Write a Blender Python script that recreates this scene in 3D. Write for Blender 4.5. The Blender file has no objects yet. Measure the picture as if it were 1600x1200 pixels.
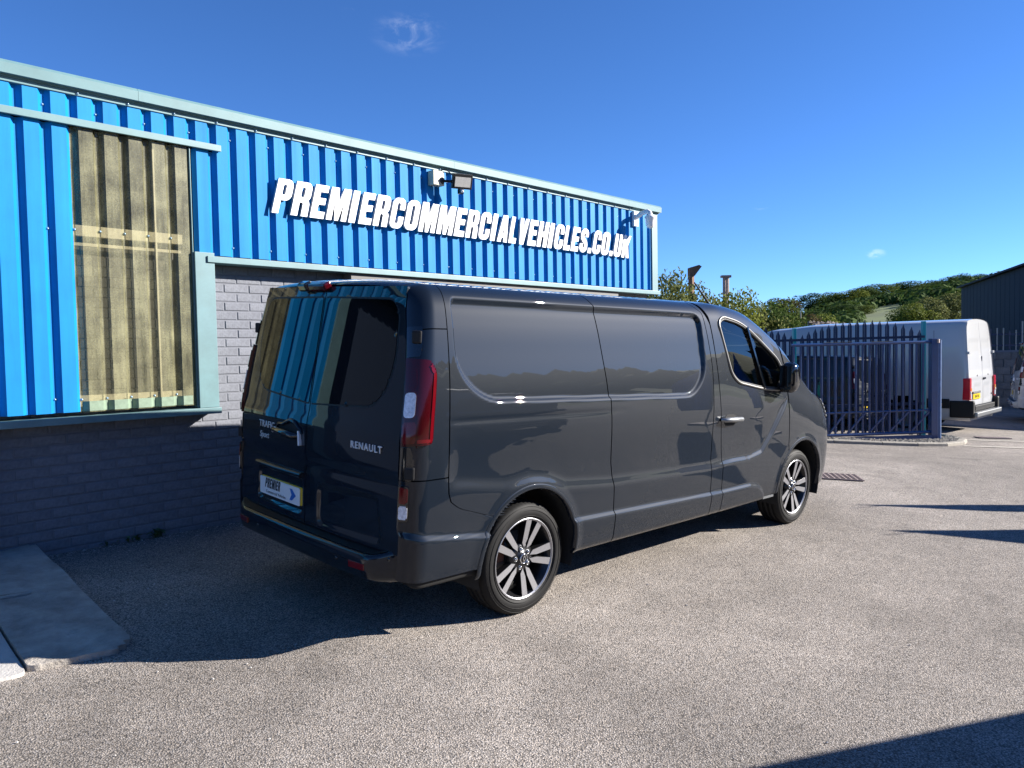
import bpy, bmesh, math, random
import numpy as np
from mathutils import Vector, Matrix

# ------------------------------------------------------------------ camera, sky, sun, exposure
scene = bpy.context.scene
COL = scene.collection

cam_data = bpy.data.cameras.new("camera")
cam_data.sensor_width = 36.0
cam_data.lens = 1245.55 / 1600.0 * 36.0
cam_data.clip_end = 3000.0
cam = bpy.data.objects.new("camera", cam_data)
COL.objects.link(cam)
CAM = Vector((-3.5777, -4.0692, 1.5341))
cf = Vector((0.739205, 0.672101, -0.043079)); cr = Vector((0.672020, -0.740302, -0.018497)); cu = Vector((0.044324, 0.015277, 0.998900))
cam.matrix_world = Matrix(((cr.x, cu.x, -cf.x, CAM.x), (cr.y, cu.y, -cf.y, CAM.y), (cr.z, cu.z, -cf.z, CAM.z), (0, 0, 0, 1)))
scene.camera = cam

SUN = Vector((0.703, -0.603, 0.395)).normalized()          # direction towards the sun
sun_data = bpy.data.lights.new("sun", 'SUN')
sun_data.energy = 5.0
sun_data.angle = math.radians(0.5)
sun_data.color = (1.0, 0.95, 0.88)
sun = bpy.data.objects.new("sun", sun_data)
sun.rotation_euler = (-SUN).to_track_quat('-Z', 'Y').to_euler()
sun.location = (10, -10, 12)
COL.objects.link(sun)

world = bpy.data.worlds.new("World")
scene.world = world
world.use_nodes = True
wn = world.node_tree; wn.nodes.clear()
w_out = wn.nodes.new('ShaderNodeOutputWorld')
w_bg = wn.nodes.new('ShaderNodeBackground')
w_sky = wn.nodes.new('ShaderNodeTexSky')
w_sky.sky_type = 'NISHITA'
w_sky.sun_disc = False
w_sky.sun_elevation = math.asin(SUN.z)
w_sky.sun_rotation = math.atan2(SUN.x, SUN.y)
w_sky.altitude = 100.0
w_sky.air_density = 0.62
w_sky.dust_density = 0.0
w_sky.ozone_density = 6.0
w_bg.inputs['Strength'].default_value = 0.068
wn.links.new(w_bg.outputs[0], w_out.inputs[0])

scene.view_settings.view_transform = 'Standard'
scene.view_settings.look = 'None'
scene.view_settings.exposure = 1.5
scene.view_settings.gamma = 1.0
scene.view_settings.use_curve_mapping = False
scene.cycles.max_bounces = 8
scene.cycles.transparent_max_bounces = 12
scene.cycles.use_denoising = True
scene.cycles.sample_clamp_indirect = 6.0

# thin wisps of cloud, fixed in the sky by direction
def world_clouds():
    n, L = wn.nodes, wn.links
    tc = n.new('ShaderNodeTexCoord')
    nz = n.new('ShaderNodeTexNoise'); nz.inputs['Scale'].default_value = 20.0; nz.inputs['Detail'].default_value = 9.0; nz.inputs['Distortion'].default_value = 0.6
    nz.inputs['Roughness'].default_value = 0.62
    mp = n.new('ShaderNodeMapping'); mp.inputs['Scale'].default_value = (1.0, 1.0, 2.2)
    mp.inputs['Rotation'].default_value = (0.5, 0.2, 0.0)
    L.new(tc.outputs['Generated'], mp.inputs[0]); L.new(mp.outputs[0], nz.inputs['Vector'])
    total = None
    spots = [((0.6112, 0.7035, 0.3625), 0.052, 0.42, 0.26), ((0.9476, 0.3033, 0.1002), 0.0135, 0.38, 0.6),
             ((0.8957, 0.4142, 0.1618), 0.012, 0.50, 0.40), ((0.5632, 0.7280, 0.3910), 0.035, 0.55, 0.25)]
    for (d, rad, thr, amt) in spots:
        d = Vector(d).normalized()
        sub = n.new('ShaderNodeVectorMath'); sub.operation = 'SUBTRACT'; sub.inputs[1].default_value = d
        L.new(tc.outputs['Generated'], sub.inputs[0])
        sc = n.new('ShaderNodeVectorMath'); sc.operation = 'MULTIPLY'; sc.inputs[1].default_value = (1, 1, 2.0)
        L.new(sub.outputs[0], sc.inputs[0])
        ln = n.new('ShaderNodeVectorMath'); ln.operation = 'LENGTH'; L.new(sc.outputs[0], ln.inputs[0])
        mr = n.new('ShaderNodeMapRange'); mr.interpolation_type = 'SMOOTHSTEP'
        mr.inputs[1].default_value = 0.0; mr.inputs[2].default_value = rad; mr.inputs[3].default_value = 1.0; mr.inputs[4].default_value = 0.0
        L.new(ln.outputs['Value'], mr.inputs[0])
        m2 = n.new('ShaderNodeMapRange'); m2.interpolation_type = 'SMOOTHSTEP'
        m2.inputs[1].default_value = thr; m2.inputs[2].default_value = thr + 0.3
        L.new(nz.outputs['Fac'], m2.inputs[0])
        mu = n.new('ShaderNodeMath'); mu.operation = 'MULTIPLY'; L.new(mr.outputs[0], mu.inputs[0]); L.new(m2.outputs[0], mu.inputs[1])
        mu2 = n.new('ShaderNodeMath'); mu2.operation = 'MULTIPLY'; mu2.inputs[1].default_value = amt; L.new(mu.outputs[0], mu2.inputs[0])
        if total is None: total = mu2
        else:
            ad = n.new('ShaderNodeMath'); ad.operation = 'ADD'; L.new(total.outputs[0], ad.inputs[0]); L.new(mu2.outputs[0], ad.inputs[1]); total = ad
    hsv = n.new('ShaderNodeHueSaturation'); hsv.inputs['Saturation'].default_value = 1.04; hsv.inputs['Value'].default_value = 1.0
    tint = n.new('ShaderNodeVectorMath'); tint.operation = 'MULTIPLY'; tint.inputs[1].default_value = (0.93, 1.02, 1.16)
    L.new(w_sky.outputs[0], tint.inputs[0]); L.new(tint.outputs[0], hsv.inputs['Color'])
    mix = n.new('ShaderNodeMixRGB'); mix.inputs[2].default_value = (9.0, 9.3, 9.8, 1)
    L.new(total.outputs[0], mix.inputs[0]); L.new(hsv.outputs[0], mix.inputs[1]); L.new(mix.outputs[0], w_bg.inputs['Color'])
world_clouds()

# ------------------------------------------------------------------ helpers
rng = random.Random(7)

def link_obj(name, data, parent=None, mat=None):
    o = bpy.data.objects.new(name, data)
    COL.objects.link(o)
    if parent is not None: o.parent = parent
    if mat is not None and data is not None and not data.materials: data.materials.append(mat)
    return o

def empty(name, loc=(0, 0, 0), rot=(0, 0, 0), parent=None):
    o = bpy.data.objects.new(name, None); COL.objects.link(o)
    o.location = loc; o.rotation_euler = rot; o.empty_display_size = 0.2
    if parent is not None: o.parent = parent
    return o

def tag(o, label, cat, group=None, kind=None):
    o['label'] = label
    if cat: o['category'] = cat
    if group: o['group'] = group
    if kind: o['kind'] = kind
    return o

class MB:
    """collects shapes into one mesh"""
    def __init__(self): self.v = []; self.f = []; self.sm = []
    def add(self, vs, fs, smooth=False):
        b = len(self.v); self.v += [tuple(map(float, p)) for p in vs]
        self.f += [tuple(b + i for i in q) for q in fs]; self.sm += [smooth] * len(fs)
        return self
    def box(self, c, s, R=None):
        x, y, z = s[0] / 2, s[1] / 2, s[2] / 2
        vs = [Vector(p) for p in ((-x,-y,-z),(x,-y,-z),(x,y,-z),(-x,y,-z),(-x,-y,z),(x,-y,z),(x,y,z),(-x,y,z))]
        if R is not None: vs = [R @ p for p in vs]
        c = Vector(c)
        return self.add([p + c for p in vs], [(0,3,2,1),(4,5,6,7),(0,1,5,4),(1,2,6,5),(2,3,7,6),(3,0,4,7)])
    def bbox(self, lo, hi):
        return self.box([(a + b) / 2 for a, b in zip(lo, hi)], [abs(b - a) for a, b in zip(lo, hi)])
    def beam(self, a, b, w, h, up=(0, 0, 1)):
        a, b = Vector(a), Vector(b); d = b - a; L = d.length; d.normalize()
        s = d.cross(Vector(up)); s.normalize(); u = s.cross(d)
        R = Matrix((d, s, u)).transposed()
        return self.box((a + b) / 2, (L, w, h), R)
    def tube(self, pts, r, n=8, smooth=True, cap=True):
        pts = [Vector(p) for p in pts]; rs = r if isinstance(r, (list, tuple)) else [r] * len(pts)
        vs = []; fs = []; ref = None
        for i, p in enumerate(pts):
            d = (pts[min(i + 1, len(pts) - 1)] - pts[max(i - 1, 0)]).normalized()
            if ref is None: ref = d.orthogonal().normalized()
            s = (ref - d * ref.dot(d)); s = s.normalized() if s.length > 1e-6 else d.orthogonal().normalized()
            ref = s; t = d.cross(s)
            for k in range(n):
                a = 2 * math.pi * k / n; vs.append(p + (s * math.cos(a) + t * math.sin(a)) * rs[i])
        for i in range(len(pts) - 1):
            for k in range(n): fs.append((i*n+k, i*n+(k+1)%n, (i+1)*n+(k+1)%n, (i+1)*n+k))
        self.add(vs, fs, smooth)
        if cap:
            m = len(pts) - 1
            self.add(vs[:n], [tuple(reversed(range(n)))]); self.add(vs[m*n:], [tuple(range(n))])
        return self
    def lathe(self, prof, c=(0,0,0), axis='z', n=32, smooth=True, closed=False):
        """prof: list of (radius, height along the axis)"""
        vs = []; c = Vector(c)
        for (r, h) in prof:
            for k in range(n):
                a = 2 * math.pi * k / n; x, y = r * math.cos(a), r * math.sin(a)
                p = {'z': (x, y, h), 'y': (x, h, y), 'x': (h, x, y)}[axis]
                vs.append(Vector(p) + c)
        fs = []; m = len(prof)
        for i in range(m if closed else m - 1):
            j = (i + 1) % m
            for k in range(n): fs.append((i*n+k, i*n+(k+1)%n, j*n+(k+1)%n, j*n+k))
        return self.add(vs, fs, smooth)
    def prism(self, poly, a, b):
        """poly: list of 2D; a,b: functions mapping 2D->3D for the two ends"""
        n = len(poly); v0 = [a(*p) for p in poly]; v1 = [b(*p) for p in poly]
        self.add(v0 + v1, [tuple(reversed(range(n))), tuple(range(n, 2*n))] + [(i, (i+1) % n, n + (i+1) % n, n + i) for i in range(n)])
        return self
    def mesh(self, name):
        me = bpy.data.meshes.new(name); me.from_pydata(self.v, [], self.f)
        me.polygons.foreach_set('use_smooth', self.sm); me.update(); return me
    def build(self, name, mat, parent=None, bevel=0):
        me = self.mesh(name)
        if bevel:
            bm = bmesh.new(); bm.from_mesh(me); bmesh.ops.remove_doubles(bm, verts=bm.verts, dist=1e-5)
            es = [e for e in bm.edges if len(e.link_faces) == 2 and e.calc_face_angle(0) > 0.5]
            bmesh.ops.bevel(bm, geom=es, offset=bevel, segments=2, affect='EDGES', profile=0.6)
            bm.to_mesh(me); bm.free()
        return link_obj(name, me, parent, mat)

def fix_normals(me):
    bm = bmesh.new(); bm.from_mesh(me); bmesh.ops.recalc_face_normals(bm, faces=bm.faces); bm.to_mesh(me); bm.free()

def copy_tree(o, parent=None, swap=None):
    c = o.copy(); COL.objects.link(c); c.parent = parent
    if swap and o.type == 'MESH':
        for i, s in enumerate(c.material_slots):
            if s.material and s.material.name in swap:
                s.link = 'OBJECT'; s.material = swap[s.material.name]
    for ch in list(o.children): copy_tree(ch, c, swap)
    return c

# ------------------------------------------------------------------ materials
def mat(name, col, rough=0.5, metal=0.0, coat=0.0, coat_rough=0.03, spec=0.5, noise=None, bump=None, var=0.0, alpha=1.0, coords='Object'):
    """principled material; noise=(scale, amount, detail): colour mottling; bump=(scale, strength); var: per-object value variation"""
    m = bpy.data.materials.new(name); m.use_nodes = True
    t = m.node_tree; n = t.nodes; L = t.links; b = n['Principled BSDF']
    b.inputs['Base Color'].default_value = (*col, 1); b.inputs['Roughness'].default_value = rough
    b.inputs['Metallic'].default_value = metal; b.inputs['Coat Weight'].default_value = coat; b.inputs['Coat Roughness'].default_value = coat_rough
    b.inputs['Specular IOR Level'].default_value = spec; b.inputs['Alpha'].default_value = alpha
    tc = n.new('ShaderNodeTexCoord'); out = tc.outputs[coords]
    cur = None
    if noise:
        nz = n.new('ShaderNodeTexNoise'); nz.inputs['Scale'].default_value = noise[0]; nz.inputs['Detail'].default_value = noise[2] if len(noise) > 2 else 5
        nz.inputs['Roughness'].default_value = 0.65
        L.new(out, nz.inputs['Vector'])
        mr = n.new('ShaderNodeMapRange'); mr.inputs[1].default_value = 0.25; mr.inputs[2].default_value = 0.75
        mr.inputs[3].default_value = 1 - noise[1]; mr.inputs[4].default_value = 1 + noise[1]
        L.new(nz.outputs['Fac'], mr.inputs[0]); cur = mr.outputs[0]
    if var:
        oi = n.new('ShaderNodeObjectInfo'); mv = n.new('ShaderNodeMapRange')
        mv.inputs[3].default_value = 1 - var; mv.inputs[4].default_value = 1 + var; L.new(oi.outputs['Random'], mv.inputs[0])
        if cur is None: cur = mv.outputs[0]
        else:
            mm = n.new('ShaderNodeMath'); mm.operation = 'MULTIPLY'; L.new(cur, mm.inputs[0]); L.new(mv.outputs[0], mm.inputs[1]); cur = mm.outputs[0]
    if cur is not None:
        vm = n.new('ShaderNodeVectorMath'); vm.operation = 'SCALE'; vm.inputs[0].default_value = col
        L.new(cur, vm.inputs['Scale']); L.new(vm.outputs[0], b.inputs['Base Color'])
    if bump:
        nb = n.new('ShaderNodeTexNoise'); nb.inputs['Scale'].default_value = bump[0]; nb.inputs['Detail'].default_value = 6; nb.inputs['Roughness'].default_value = 0.6
        L.new(out, nb.inputs['Vector'])
        bp = n.new('ShaderNodeBump'); bp.inputs['Strength'].default_value = bump[1]; bp.inputs['Distance'].default_value = bump[2] if len(bump) > 2 else 0.01
        L.new(nb.outputs['Fac'], bp.inputs['Height']); L.new(bp.outputs[0], b.inputs['Normal'])
    return m

def add_streak(m, scale, lo, hi, a=.3, b=.75):
    """weather streaks: noise drawn out along one axis, multiplied into the colour"""
    n, L = m.node_tree.nodes, m.node_tree.links; bs = n['Principled BSDF']; tc = n.new('ShaderNodeTexCoord'); mp = n.new('ShaderNodeMapping'); mp.inputs['Scale'].default_value = scale
    L.new(tc.outputs['Object'], mp.inputs[0]); nz = n.new('ShaderNodeTexNoise'); nz.inputs['Scale'].default_value = 1.0; nz.inputs['Detail'].default_value = 9; nz.inputs['Roughness'].default_value = .7; L.new(mp.outputs[0], nz.inputs['Vector'])
    mr = n.new('ShaderNodeMapRange'); mr.inputs[1].default_value = a; mr.inputs[2].default_value = b; mr.inputs[3].default_value = lo; mr.inputs[4].default_value = hi; L.new(nz.outputs['Fac'], mr.inputs[0])
    vm = n.new('ShaderNodeVectorMath'); vm.operation = 'SCALE'; L.new(mr.outputs[0], vm.inputs['Scale'])
    if bs.inputs['Base Color'].is_linked: src = bs.inputs['Base Color'].links[0].from_socket; L.new(src, vm.inputs[0])
    else: vm.inputs[0].default_value = bs.inputs['Base Color'].default_value[:3]
    L.new(vm.outputs[0], bs.inputs['Base Color'])
    m2 = n.new('ShaderNodeMapRange'); m2.inputs[3].default_value = bs.inputs['Roughness'].default_value + .15; m2.inputs[4].default_value = bs.inputs['Roughness'].default_value - .06; L.new(nz.outputs['Fac'], m2.inputs[0]); L.new(m2.outputs[0], bs.inputs['Roughness'])
M = {}
def car_paint(name, col, metal, rough, flake=0.0):
    m = mat(name, col, rough, metal, coat=1.0, coat_rough=0.02, spec=0.06)
    n, L = m.node_tree.nodes, m.node_tree.links; b = n['Principled BSDF']; b.inputs['Coat IOR'].default_value = 1.44
    tc = n.new('ShaderNodeTexCoord')
    # road film: very faint, thicker low down and in soft patches
    nz = n.new('ShaderNodeTexNoise'); nz.inputs['Scale'].default_value = 1.7; nz.inputs['Detail'].default_value = 8; nz.inputs['Roughness'].default_value = 0.7
    L.new(tc.outputs['Object'], nz.inputs['Vector'])
    mr = n.new('ShaderNodeMapRange'); mr.inputs[1].default_value = 0.35; mr.inputs[2].default_value = 0.8; mr.inputs[3].default_value = 0.004; mr.inputs[4].default_value = 0.02
    L.new(nz.outputs['Fac'], mr.inputs[0]); L.new(mr.outputs[0], b.inputs['Coat Roughness'])
    # orange peel
    nb = n.new('ShaderNodeTexNoise'); nb.inputs['Scale'].default_value = 5.0; nb.inputs['Detail'].default_value = 2
    L.new(tc.outputs['Object'], nb.inputs['Vector'])
    bp = n.new('ShaderNodeBump'); bp.inputs['Strength'].default_value = 0.018; bp.inputs['Distance'].default_value = 0.02
    L.new(nb.outputs['Fac'], bp.inputs['Height']); L.new(bp.outputs[0], b.inputs['Coat Normal'])
    return m
M['paint'] = car_paint('grey_metallic_paint', (0.0042, 0.0078, 0.0140), 0.0, 0.5)
M['white_paint'] = car_paint('white_van_paint', (0.42, 0.425, 0.43), 0.0, 0.45)
M['black_plastic'] = mat('black_plastic', (0.008, 0.008, 0.009), 0.5, spec=.3, bump=(300, 0.15, 0.001))
M['gloss_black'] = mat('gloss_black', (0.006, 0.006, 0.007), 0.08, coat=0.6)
M['inner_black'] = mat('inner_black', (0.006, 0.006, 0.006), 0.9)
M['privacy_glass'] = mat('privacy_glass', (0.002, 0.0025, 0.003), 0.012, spec=0.5)
M['badge'] = mat('badge_chrome', (0.80, 0.81, 0.83), 0.38, 0.55)
M['chrome'] = mat('chrome', (0.75, 0.76, 0.78), 0.12, 1.0)
M['silver'] = mat('machined_alloy', (0.40, 0.40, 0.42), 0.33, 0.8)
M['satin_silver'] = mat('satin_silver', (0.26, 0.27, 0.28), 0.38, 0.8)
M['wheel_black'] = mat('wheel_black', (0.008, 0.008, 0.009), 0.3, spec=.3, coat=0.35)
M['rubber'] = mat('tyre_rubber', (0.0095, 0.0092, 0.0092), 0.66, spec=.22, noise=(18, 0.35), bump=(160, 0.2, 0.002))
M['red_lens'] = mat('red_lens', (0.115, 0.002, 0.005), 0.12, spec=.3, coat=.4)
M['sunlit_red_lens'] = mat('sunlit_red_lens', (0.50, 0.008, 0.02), 0.1, coat=0.8)  # sunlight on the tall van's lamps is put into this brighter red
M['window_trim'] = mat('window_trim_metal', (0.17, 0.165, 0.155), 0.42, 0.7)
M['dark_lens'] = mat('dark_red_lens', (0.045, 0.0015, 0.004), 0.12, spec=.3, coat=.25)
M['clear_lens'] = mat('clear_lens', (0.62, 0.62, 0.66), 0.1, coat=1.0, noise=(60, 0.35))
M['amber_lens'] = mat('amber_lens', (0.7, 0.22, 0.02), 0.15, coat=1.0)
M['disc'] = mat('brake_disc', (0.25, 0.22, 0.2), 0.4, 0.8)
M['rust'] = mat('brake_rust', (0.12, 0.05, 0.03), 0.8)
M['seat'] = mat('seat_fabric', (0.02, 0.02, 0.023), 0.85)
M['trim_grey'] = mat('cab_trim', (0.05, 0.05, 0.053), 0.7)
M['plate_white'] = mat('plate_white', (0.78, 0.79, 0.8), 0.3, coat=0.4)
M['plate_yellow'] = mat('plate_yellow', (0.75, 0.52, 0.02), 0.3, coat=0.4)
M['ink'] = mat('ink_black', (0.01, 0.01, 0.012), 0.4)
M['ink_blue'] = mat('ink_blue', (0.02, 0.13, 0.45), 0.4)
M['arch_black'] = mat('arch_black', (0.008, 0.008, 0.008), 0.85)

def glass_mat(name, tint, refl=1.0):
    m = bpy.data.materials.new(name); m.use_nodes = True; n = m.node_tree.nodes; L = m.node_tree.links; n.clear()
    o = n.new('ShaderNodeOutputMaterial'); tr = n.new('ShaderNodeBsdfTransparent'); tr.inputs[0].default_value = (*tint, 1)
    g = n.new('ShaderNodeBsdfGlossy'); g.inputs['Roughness'].default_value = 0.01
    fr = n.new('ShaderNodeFresnel'); fr.inputs[0].default_value = 1.52
    mu = n.new('ShaderNodeMath'); mu.operation = 'MULTIPLY'; mu.inputs[1].default_value = refl; mu.use_clamp = True
    mx = n.new('ShaderNodeMixShader'); L.new(fr.outputs[0], mu.inputs[0]); L.new(mu.outputs[0], mx.inputs[0])
    L.new(tr.outputs[0], mx.inputs[1]); L.new(g.outputs[0], mx.inputs[2]); L.new(mx.outputs[0], o.inputs[0])
    return m
M['cab_glass'] = glass_mat('cab_glass', (0.42, 0.52, 0.47), 1.15)
# ------------------------------------------------------------------ panel van (lofted body)
# body section: 15 control points (half width, height), sill -> roof centre, at stations along x (rear axle = 0, forward = +x)
BASE = [(.80,.325),(.925,.325),(.952,.40),(.966,.52),(.974,.75),(.974,.98),(.966,1.18),(.948,1.38),(.918,1.58),(.886,1.74),(.852,1.85),(.795,1.918),(.70,1.945),(.40,1.966),(0,1.972)]
def mod(base, **kw):
    b = list(base)
    for k, v in kw.items(): b[int(k[1:])] = v
    return b
S22 = BASE
S26 = mod(BASE, p7=(.942,1.37),p8=(.908,1.56),p9=(.873,1.70),p10=(.838,1.805),p11=(.782,1.875),p12=(.70,1.905),p13=(.40,1.943),p14=(0,1.952))
S285 = mod(BASE, p6=(.964,1.17),p7=(.938,1.35),p8=(.905,1.52),p9=(.868,1.645),p10=(.838,1.735),p11=(.792,1.795),p12=(.71,1.832),p13=(.40,1.888),p14=(0,1.902))
S325 = mod(BASE, p6=(.958,1.15),p7=(.93,1.29),p8=(.908,1.41),p9=(.882,1.50),p10=(.855,1.56),p11=(.815,1.605),p12=(.74,1.640),p13=(.40,1.715),p14=(0,1.735))
S35 = mod(BASE, p5=(.97,.96),p6=(.952,1.10),p7=(.928,1.20),p8=(.91,1.28),p9=(.89,1.345),p10=(.865,1.390),p11=(.83,1.425),p12=(.76,1.452),p13=(.40,1.545),p14=(0,1.565))
S38 = mod(BASE, p4=(.97,.72),p5=(.96,.90),p6=(.942,1.01),p7=(.918,1.095),p8=(.893,1.16),p9=(.868,1.20),p10=(.84,1.228),p11=(.80,1.25),p12=(.72,1.268),p13=(.40,1.33),p14=(0,1.345))
S41 = [(.78,.30),(.89,.30),(.92,.38),(.938,.50),(.946,.68),(.936,.84),(.912,.95),(.885,1.03),(.858,1.08),(.828,1.11),(.79,1.13),(.75,1.147),(.67,1.165),(.38,1.20),(0,1.21)]
S43 = [(.70,.24),(.82,.24),(.85,.34),(.868,.47),(.866,.64),(.846,.79),(.815,.90),(.785,.965),(.755,1.005),(.722,1.03),(.69,1.045),(.65,1.06),(.58,1.075),(.33,1.10),(0,1.108)]
S445 = [(.56,.22),(.66,.22),(.69,.33),(.71,.46),(.708,.60),(.69,.74),(.66,.83),(.63,.88),(.605,.915),(.575,.938),(.545,.952),(.50,.965),(.45,.975),(.25,.99),(0,1.0)]
S451 = [(.28,.26),(.33,.26),(.36,.36),(.38,.47),(.385,.58),(.38,.69),(.37,.77),(.355,.815),(.34,.84),(.325,.858),(.31,.87),(.285,.88),(.25,.888),(.14,.9),(0,.905)]
STX = np.array([-1.2, -.6, 0, 1, 2.0, 2.2, 2.6, 2.85, 3.25, 3.5, 3.8, 4.1, 4.3, 4.45, 4.51])
STP = np.array([BASE, BASE, BASE, BASE, BASE, S22, S26, S285, S325, S35, S38, S41, S43, S445, S451], float)
STP[0, :, 0] *= .985
STP[11, :, 0] *= .985; STP[12, :, 0] *= .925; STP[13, :, 0] *= .87; STP[14, :, 0] *= .85
_tan = np.zeros_like(STP)
for _i in range(len(STX)):
    a, b = max(_i - 1, 0), min(_i + 1, len(STX) - 1)
    _tan[_i] = (STP[b] - STP[a]) / (STX[b] - STX[a])
_tan[:5] *= 0
def sec_ctrl(x):
    x = np.atleast_1d(np.asarray(x, float)); i = np.clip(np.searchsorted(STX, x) - 1, 0, len(STX) - 2)
    h = STX[i + 1] - STX[i]; t = np.clip((x - STX[i]) / h, 0, 1)[:, None, None]; h = h[:, None, None]
    t2, t3 = t * t, t ** 3
    return (2*t3-3*t2+1)*STP[i] + (t3-2*t2+t)*h*_tan[i] + (-2*t3+3*t2)*STP[i+1] + (t3-t2)*h*_tan[i+1]
def sec(x, s):
    """section point (half width, height) and in-plane outward normal, arrays"""
    x = np.asarray(x, float).ravel(); s = np.clip(np.asarray(s, float).ravel(), 0, 14)
    C = sec_ctrl(x); i = np.clip(np.floor(s).astype(int), 0, 13); t = (s - i)[:, None]
    r = np.arange(len(x)); P0 = C[r, np.maximum(i - 1, 0)]; P1 = C[r, i]; P2 = C[r, i + 1]; P3 = C[r, np.minimum(i + 2, 14)].copy()
    k = i == 13; P3[k] = C[r, 13][k] * np.array([-1, 1])
    P = .5 * ((2*P1) + (-P0+P2)*t + (2*P0-5*P1+4*P2-P3)*t**2 + (-P0+3*P1-3*P2+P3)*t**3)
    T = .5 * ((-P0+P2) + 2*(2*P0-5*P1+4*P2-P3)*t + 3*(-P0+3*P1-3*P2+P3)*t**2)
    N = np.stack([T[:, 1], -T[:, 0]], 1); N /= np.linalg.norm(N, axis=1)[:, None] + 1e-9
    return P, N
SS = np.linspace(1, 14, 261)
def s_of_z(x, z):
    x = np.atleast_1d(np.asarray(x, float)); z = np.broadcast_to(np.asarray(z, float), x.shape)
    out = np.empty(len(x))
    for k in range(len(x)):
        P, _ = sec(np.full(len(SS), x[k]), SS); out[k] = np.interp(z[k], np.maximum.accumulate(P[:, 1]), SS)
    return out
def sstep(a, b, x): t = np.clip((x - a) / (b - a), 0, 1); return t * t * (3 - 2 * t)
def lean(z): return np.interp(z, [.3, .8, 1.15, 1.25, 1.55, 1.85, 1.97], [0, .003, .02, .032, .078, .122, .15])

def sd_poly(px, pz, poly):
    """signed distance to a polygon (negative inside), plus nearest points"""
    poly = np.asarray(poly, float); A = poly; B = np.roll(poly, -1, 0)
    best = np.full(px.shape, 1e9); nx = px.copy(); nz = pz.copy(); inside = np.zeros(px.shape, bool)
    for a, b in zip(A, B):
        d = b - a; t = np.clip(((px - a[0]) * d[0] + (pz - a[1]) * d[1]) / (d @ d + 1e-12), 0, 1)
        qx, qz = a[0] + t * d[0], a[1] + t * d[1]; dd = np.hypot(px - qx, pz - qz); m = dd < best
        best = np.where(m, dd, best); nx = np.where(m, qx, nx); nz = np.where(m, qz, nz)
        c = (a[1] > pz) != (b[1] > pz); xi = a[0] + (pz - a[1]) * d[0] / (d[1] if abs(d[1]) > 1e-12 else 1e-12)
        inside ^= c & (px < xi)
    return np.where(inside, -best, best), nx, nz
def round_poly(pts, r, n=6):
    """round the corners of a polygon; r one radius or one per corner"""
    pts = [np.asarray(p, float) for p in pts]; out = []; N = len(pts); rr = r if isinstance(r, (list, tuple)) else [r] * N
    for i in range(N):
        p, a, b = pts[i], pts[i - 1], pts[(i + 1) % N]; u = a - p; v = b - p; lu, lv = np.linalg.norm(u), np.linalg.norm(v); u /= lu; v /= lv
        k = min(rr[i], .48 * lu, .48 * lv)
        for j in range(n + 1):
            t = j / n; out.append((1-t)**2 * (p + u*k) + 2*t*(1-t)*p + t*t*(p + v*k))
    return np.array(out)

WB = 3.498
ARCH_R = (-.005, .372, .405); ARCH_F = (3.503, .372, .405)
PANEL = round_poly([(-.615,1.50),(-.615,1.868),(1.868,1.852),(1.868,1.40),(1.69,1.245),(-.40,1.305)], [.16,.055,.09,.12,.10,.14])
ZS_X = [-.75, -.55, -.24, -.04, .14, .30, .72, 1.94, 2.3, 2.55, 2.75, 2.9, 3.17]
ZS_Z = [.90, .89, .848, .868, .845, .79, .755, .722, .715, .712, .745, .88, 1.16]
ZM_X = [-1.1, -.93, -.38, .30, 2.12, 2.58, 2.72, 2.82, 2.875]
ZM_Z = [.655, .640, .572, .542, .492, .492, .468, .41, .33]
def disp(x, z):
    d = np.zeros_like(x)
    # blanked window panels, sunk behind a bright lower lip
    sd, _, _ = sd_poly(x, z, PANEL); low = sstep(1.62, 1.32, z)
    w = .020 + .002 * low
    d -= (.028 - .008 * low) * sstep(0, 1, (-sd + .004) / w)
    # scooped flank between the upper crease and the lower swage
    zs = np.interp(x, ZS_X, ZS_Z); ext = sstep(-.72, -.58, x) * (1 - sstep(3.1, 3.2, x))
    up = np.interp(x, [-.6, 2.2, 2.6, 3.17], [1.205, 1.165, 1.10, 1.165])
    t = np.clip((up - z) / np.maximum(up - zs, .02), 0, 1)
    kw = np.interp(x, [1.9, 2.3], [.09, .05]); d -= ext * np.interp(x, [1.9, 2.3], [.014, .019]) * np.where(z > zs + .02, sstep(0, .9, t), 1 - sstep(0, 1, (zs + .02 - z) / kw)) * (z < up)
    d -= ext * .004 * sstep(.02, 0, np.abs(z - up - .005)) * (1 - sstep(.3, 1.0, x))
    # lower protective moulding
    zm = np.interp(x, ZM_X, ZM_Z)
    d += .020 * sstep(0, .024, zm - z) * (1 - sstep(2.87, 2.885, x))
    # flared arch lips
    for (cx, cz, R) in (ARCH_R, ARCH_F):
        r = np.hypot(x - cx, z - cz); d += .007 * sstep(R + .075, R + .01, r)
    return d
def body(x, s, off=0.0):
    """points of the right-hand body side (y negative); x below -.80 wraps round the rear corner"""
    x = np.asarray(x, float).ravel(); s = np.asarray(s, float).ravel()
    P, N = sec(x, s)
    dz = P[:, 1]; wall = 1 - sstep(9.6, 11.0, s)
    D = disp(x, dz) * wall + off
    P = P + N * D[:, None]
    rad = .12 - .075 * sstep(9.5, 12, s)
    t = np.clip((-x - .80) / .20, 0, 1) * math.radians(78)
    X = np.where(x < -.80, -.80 - (.12 + off) * np.sin(t), x); ins = np.where(x < -.80, (rad) * (1 - np.cos(t)), 0)
    P = P - N * ins[:, None]
    X = X + lean(P[:, 1]) * sstep(-.45, -.9, X)
    return np.stack([X, -P[:, 0], P[:, 1]], 1)

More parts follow.
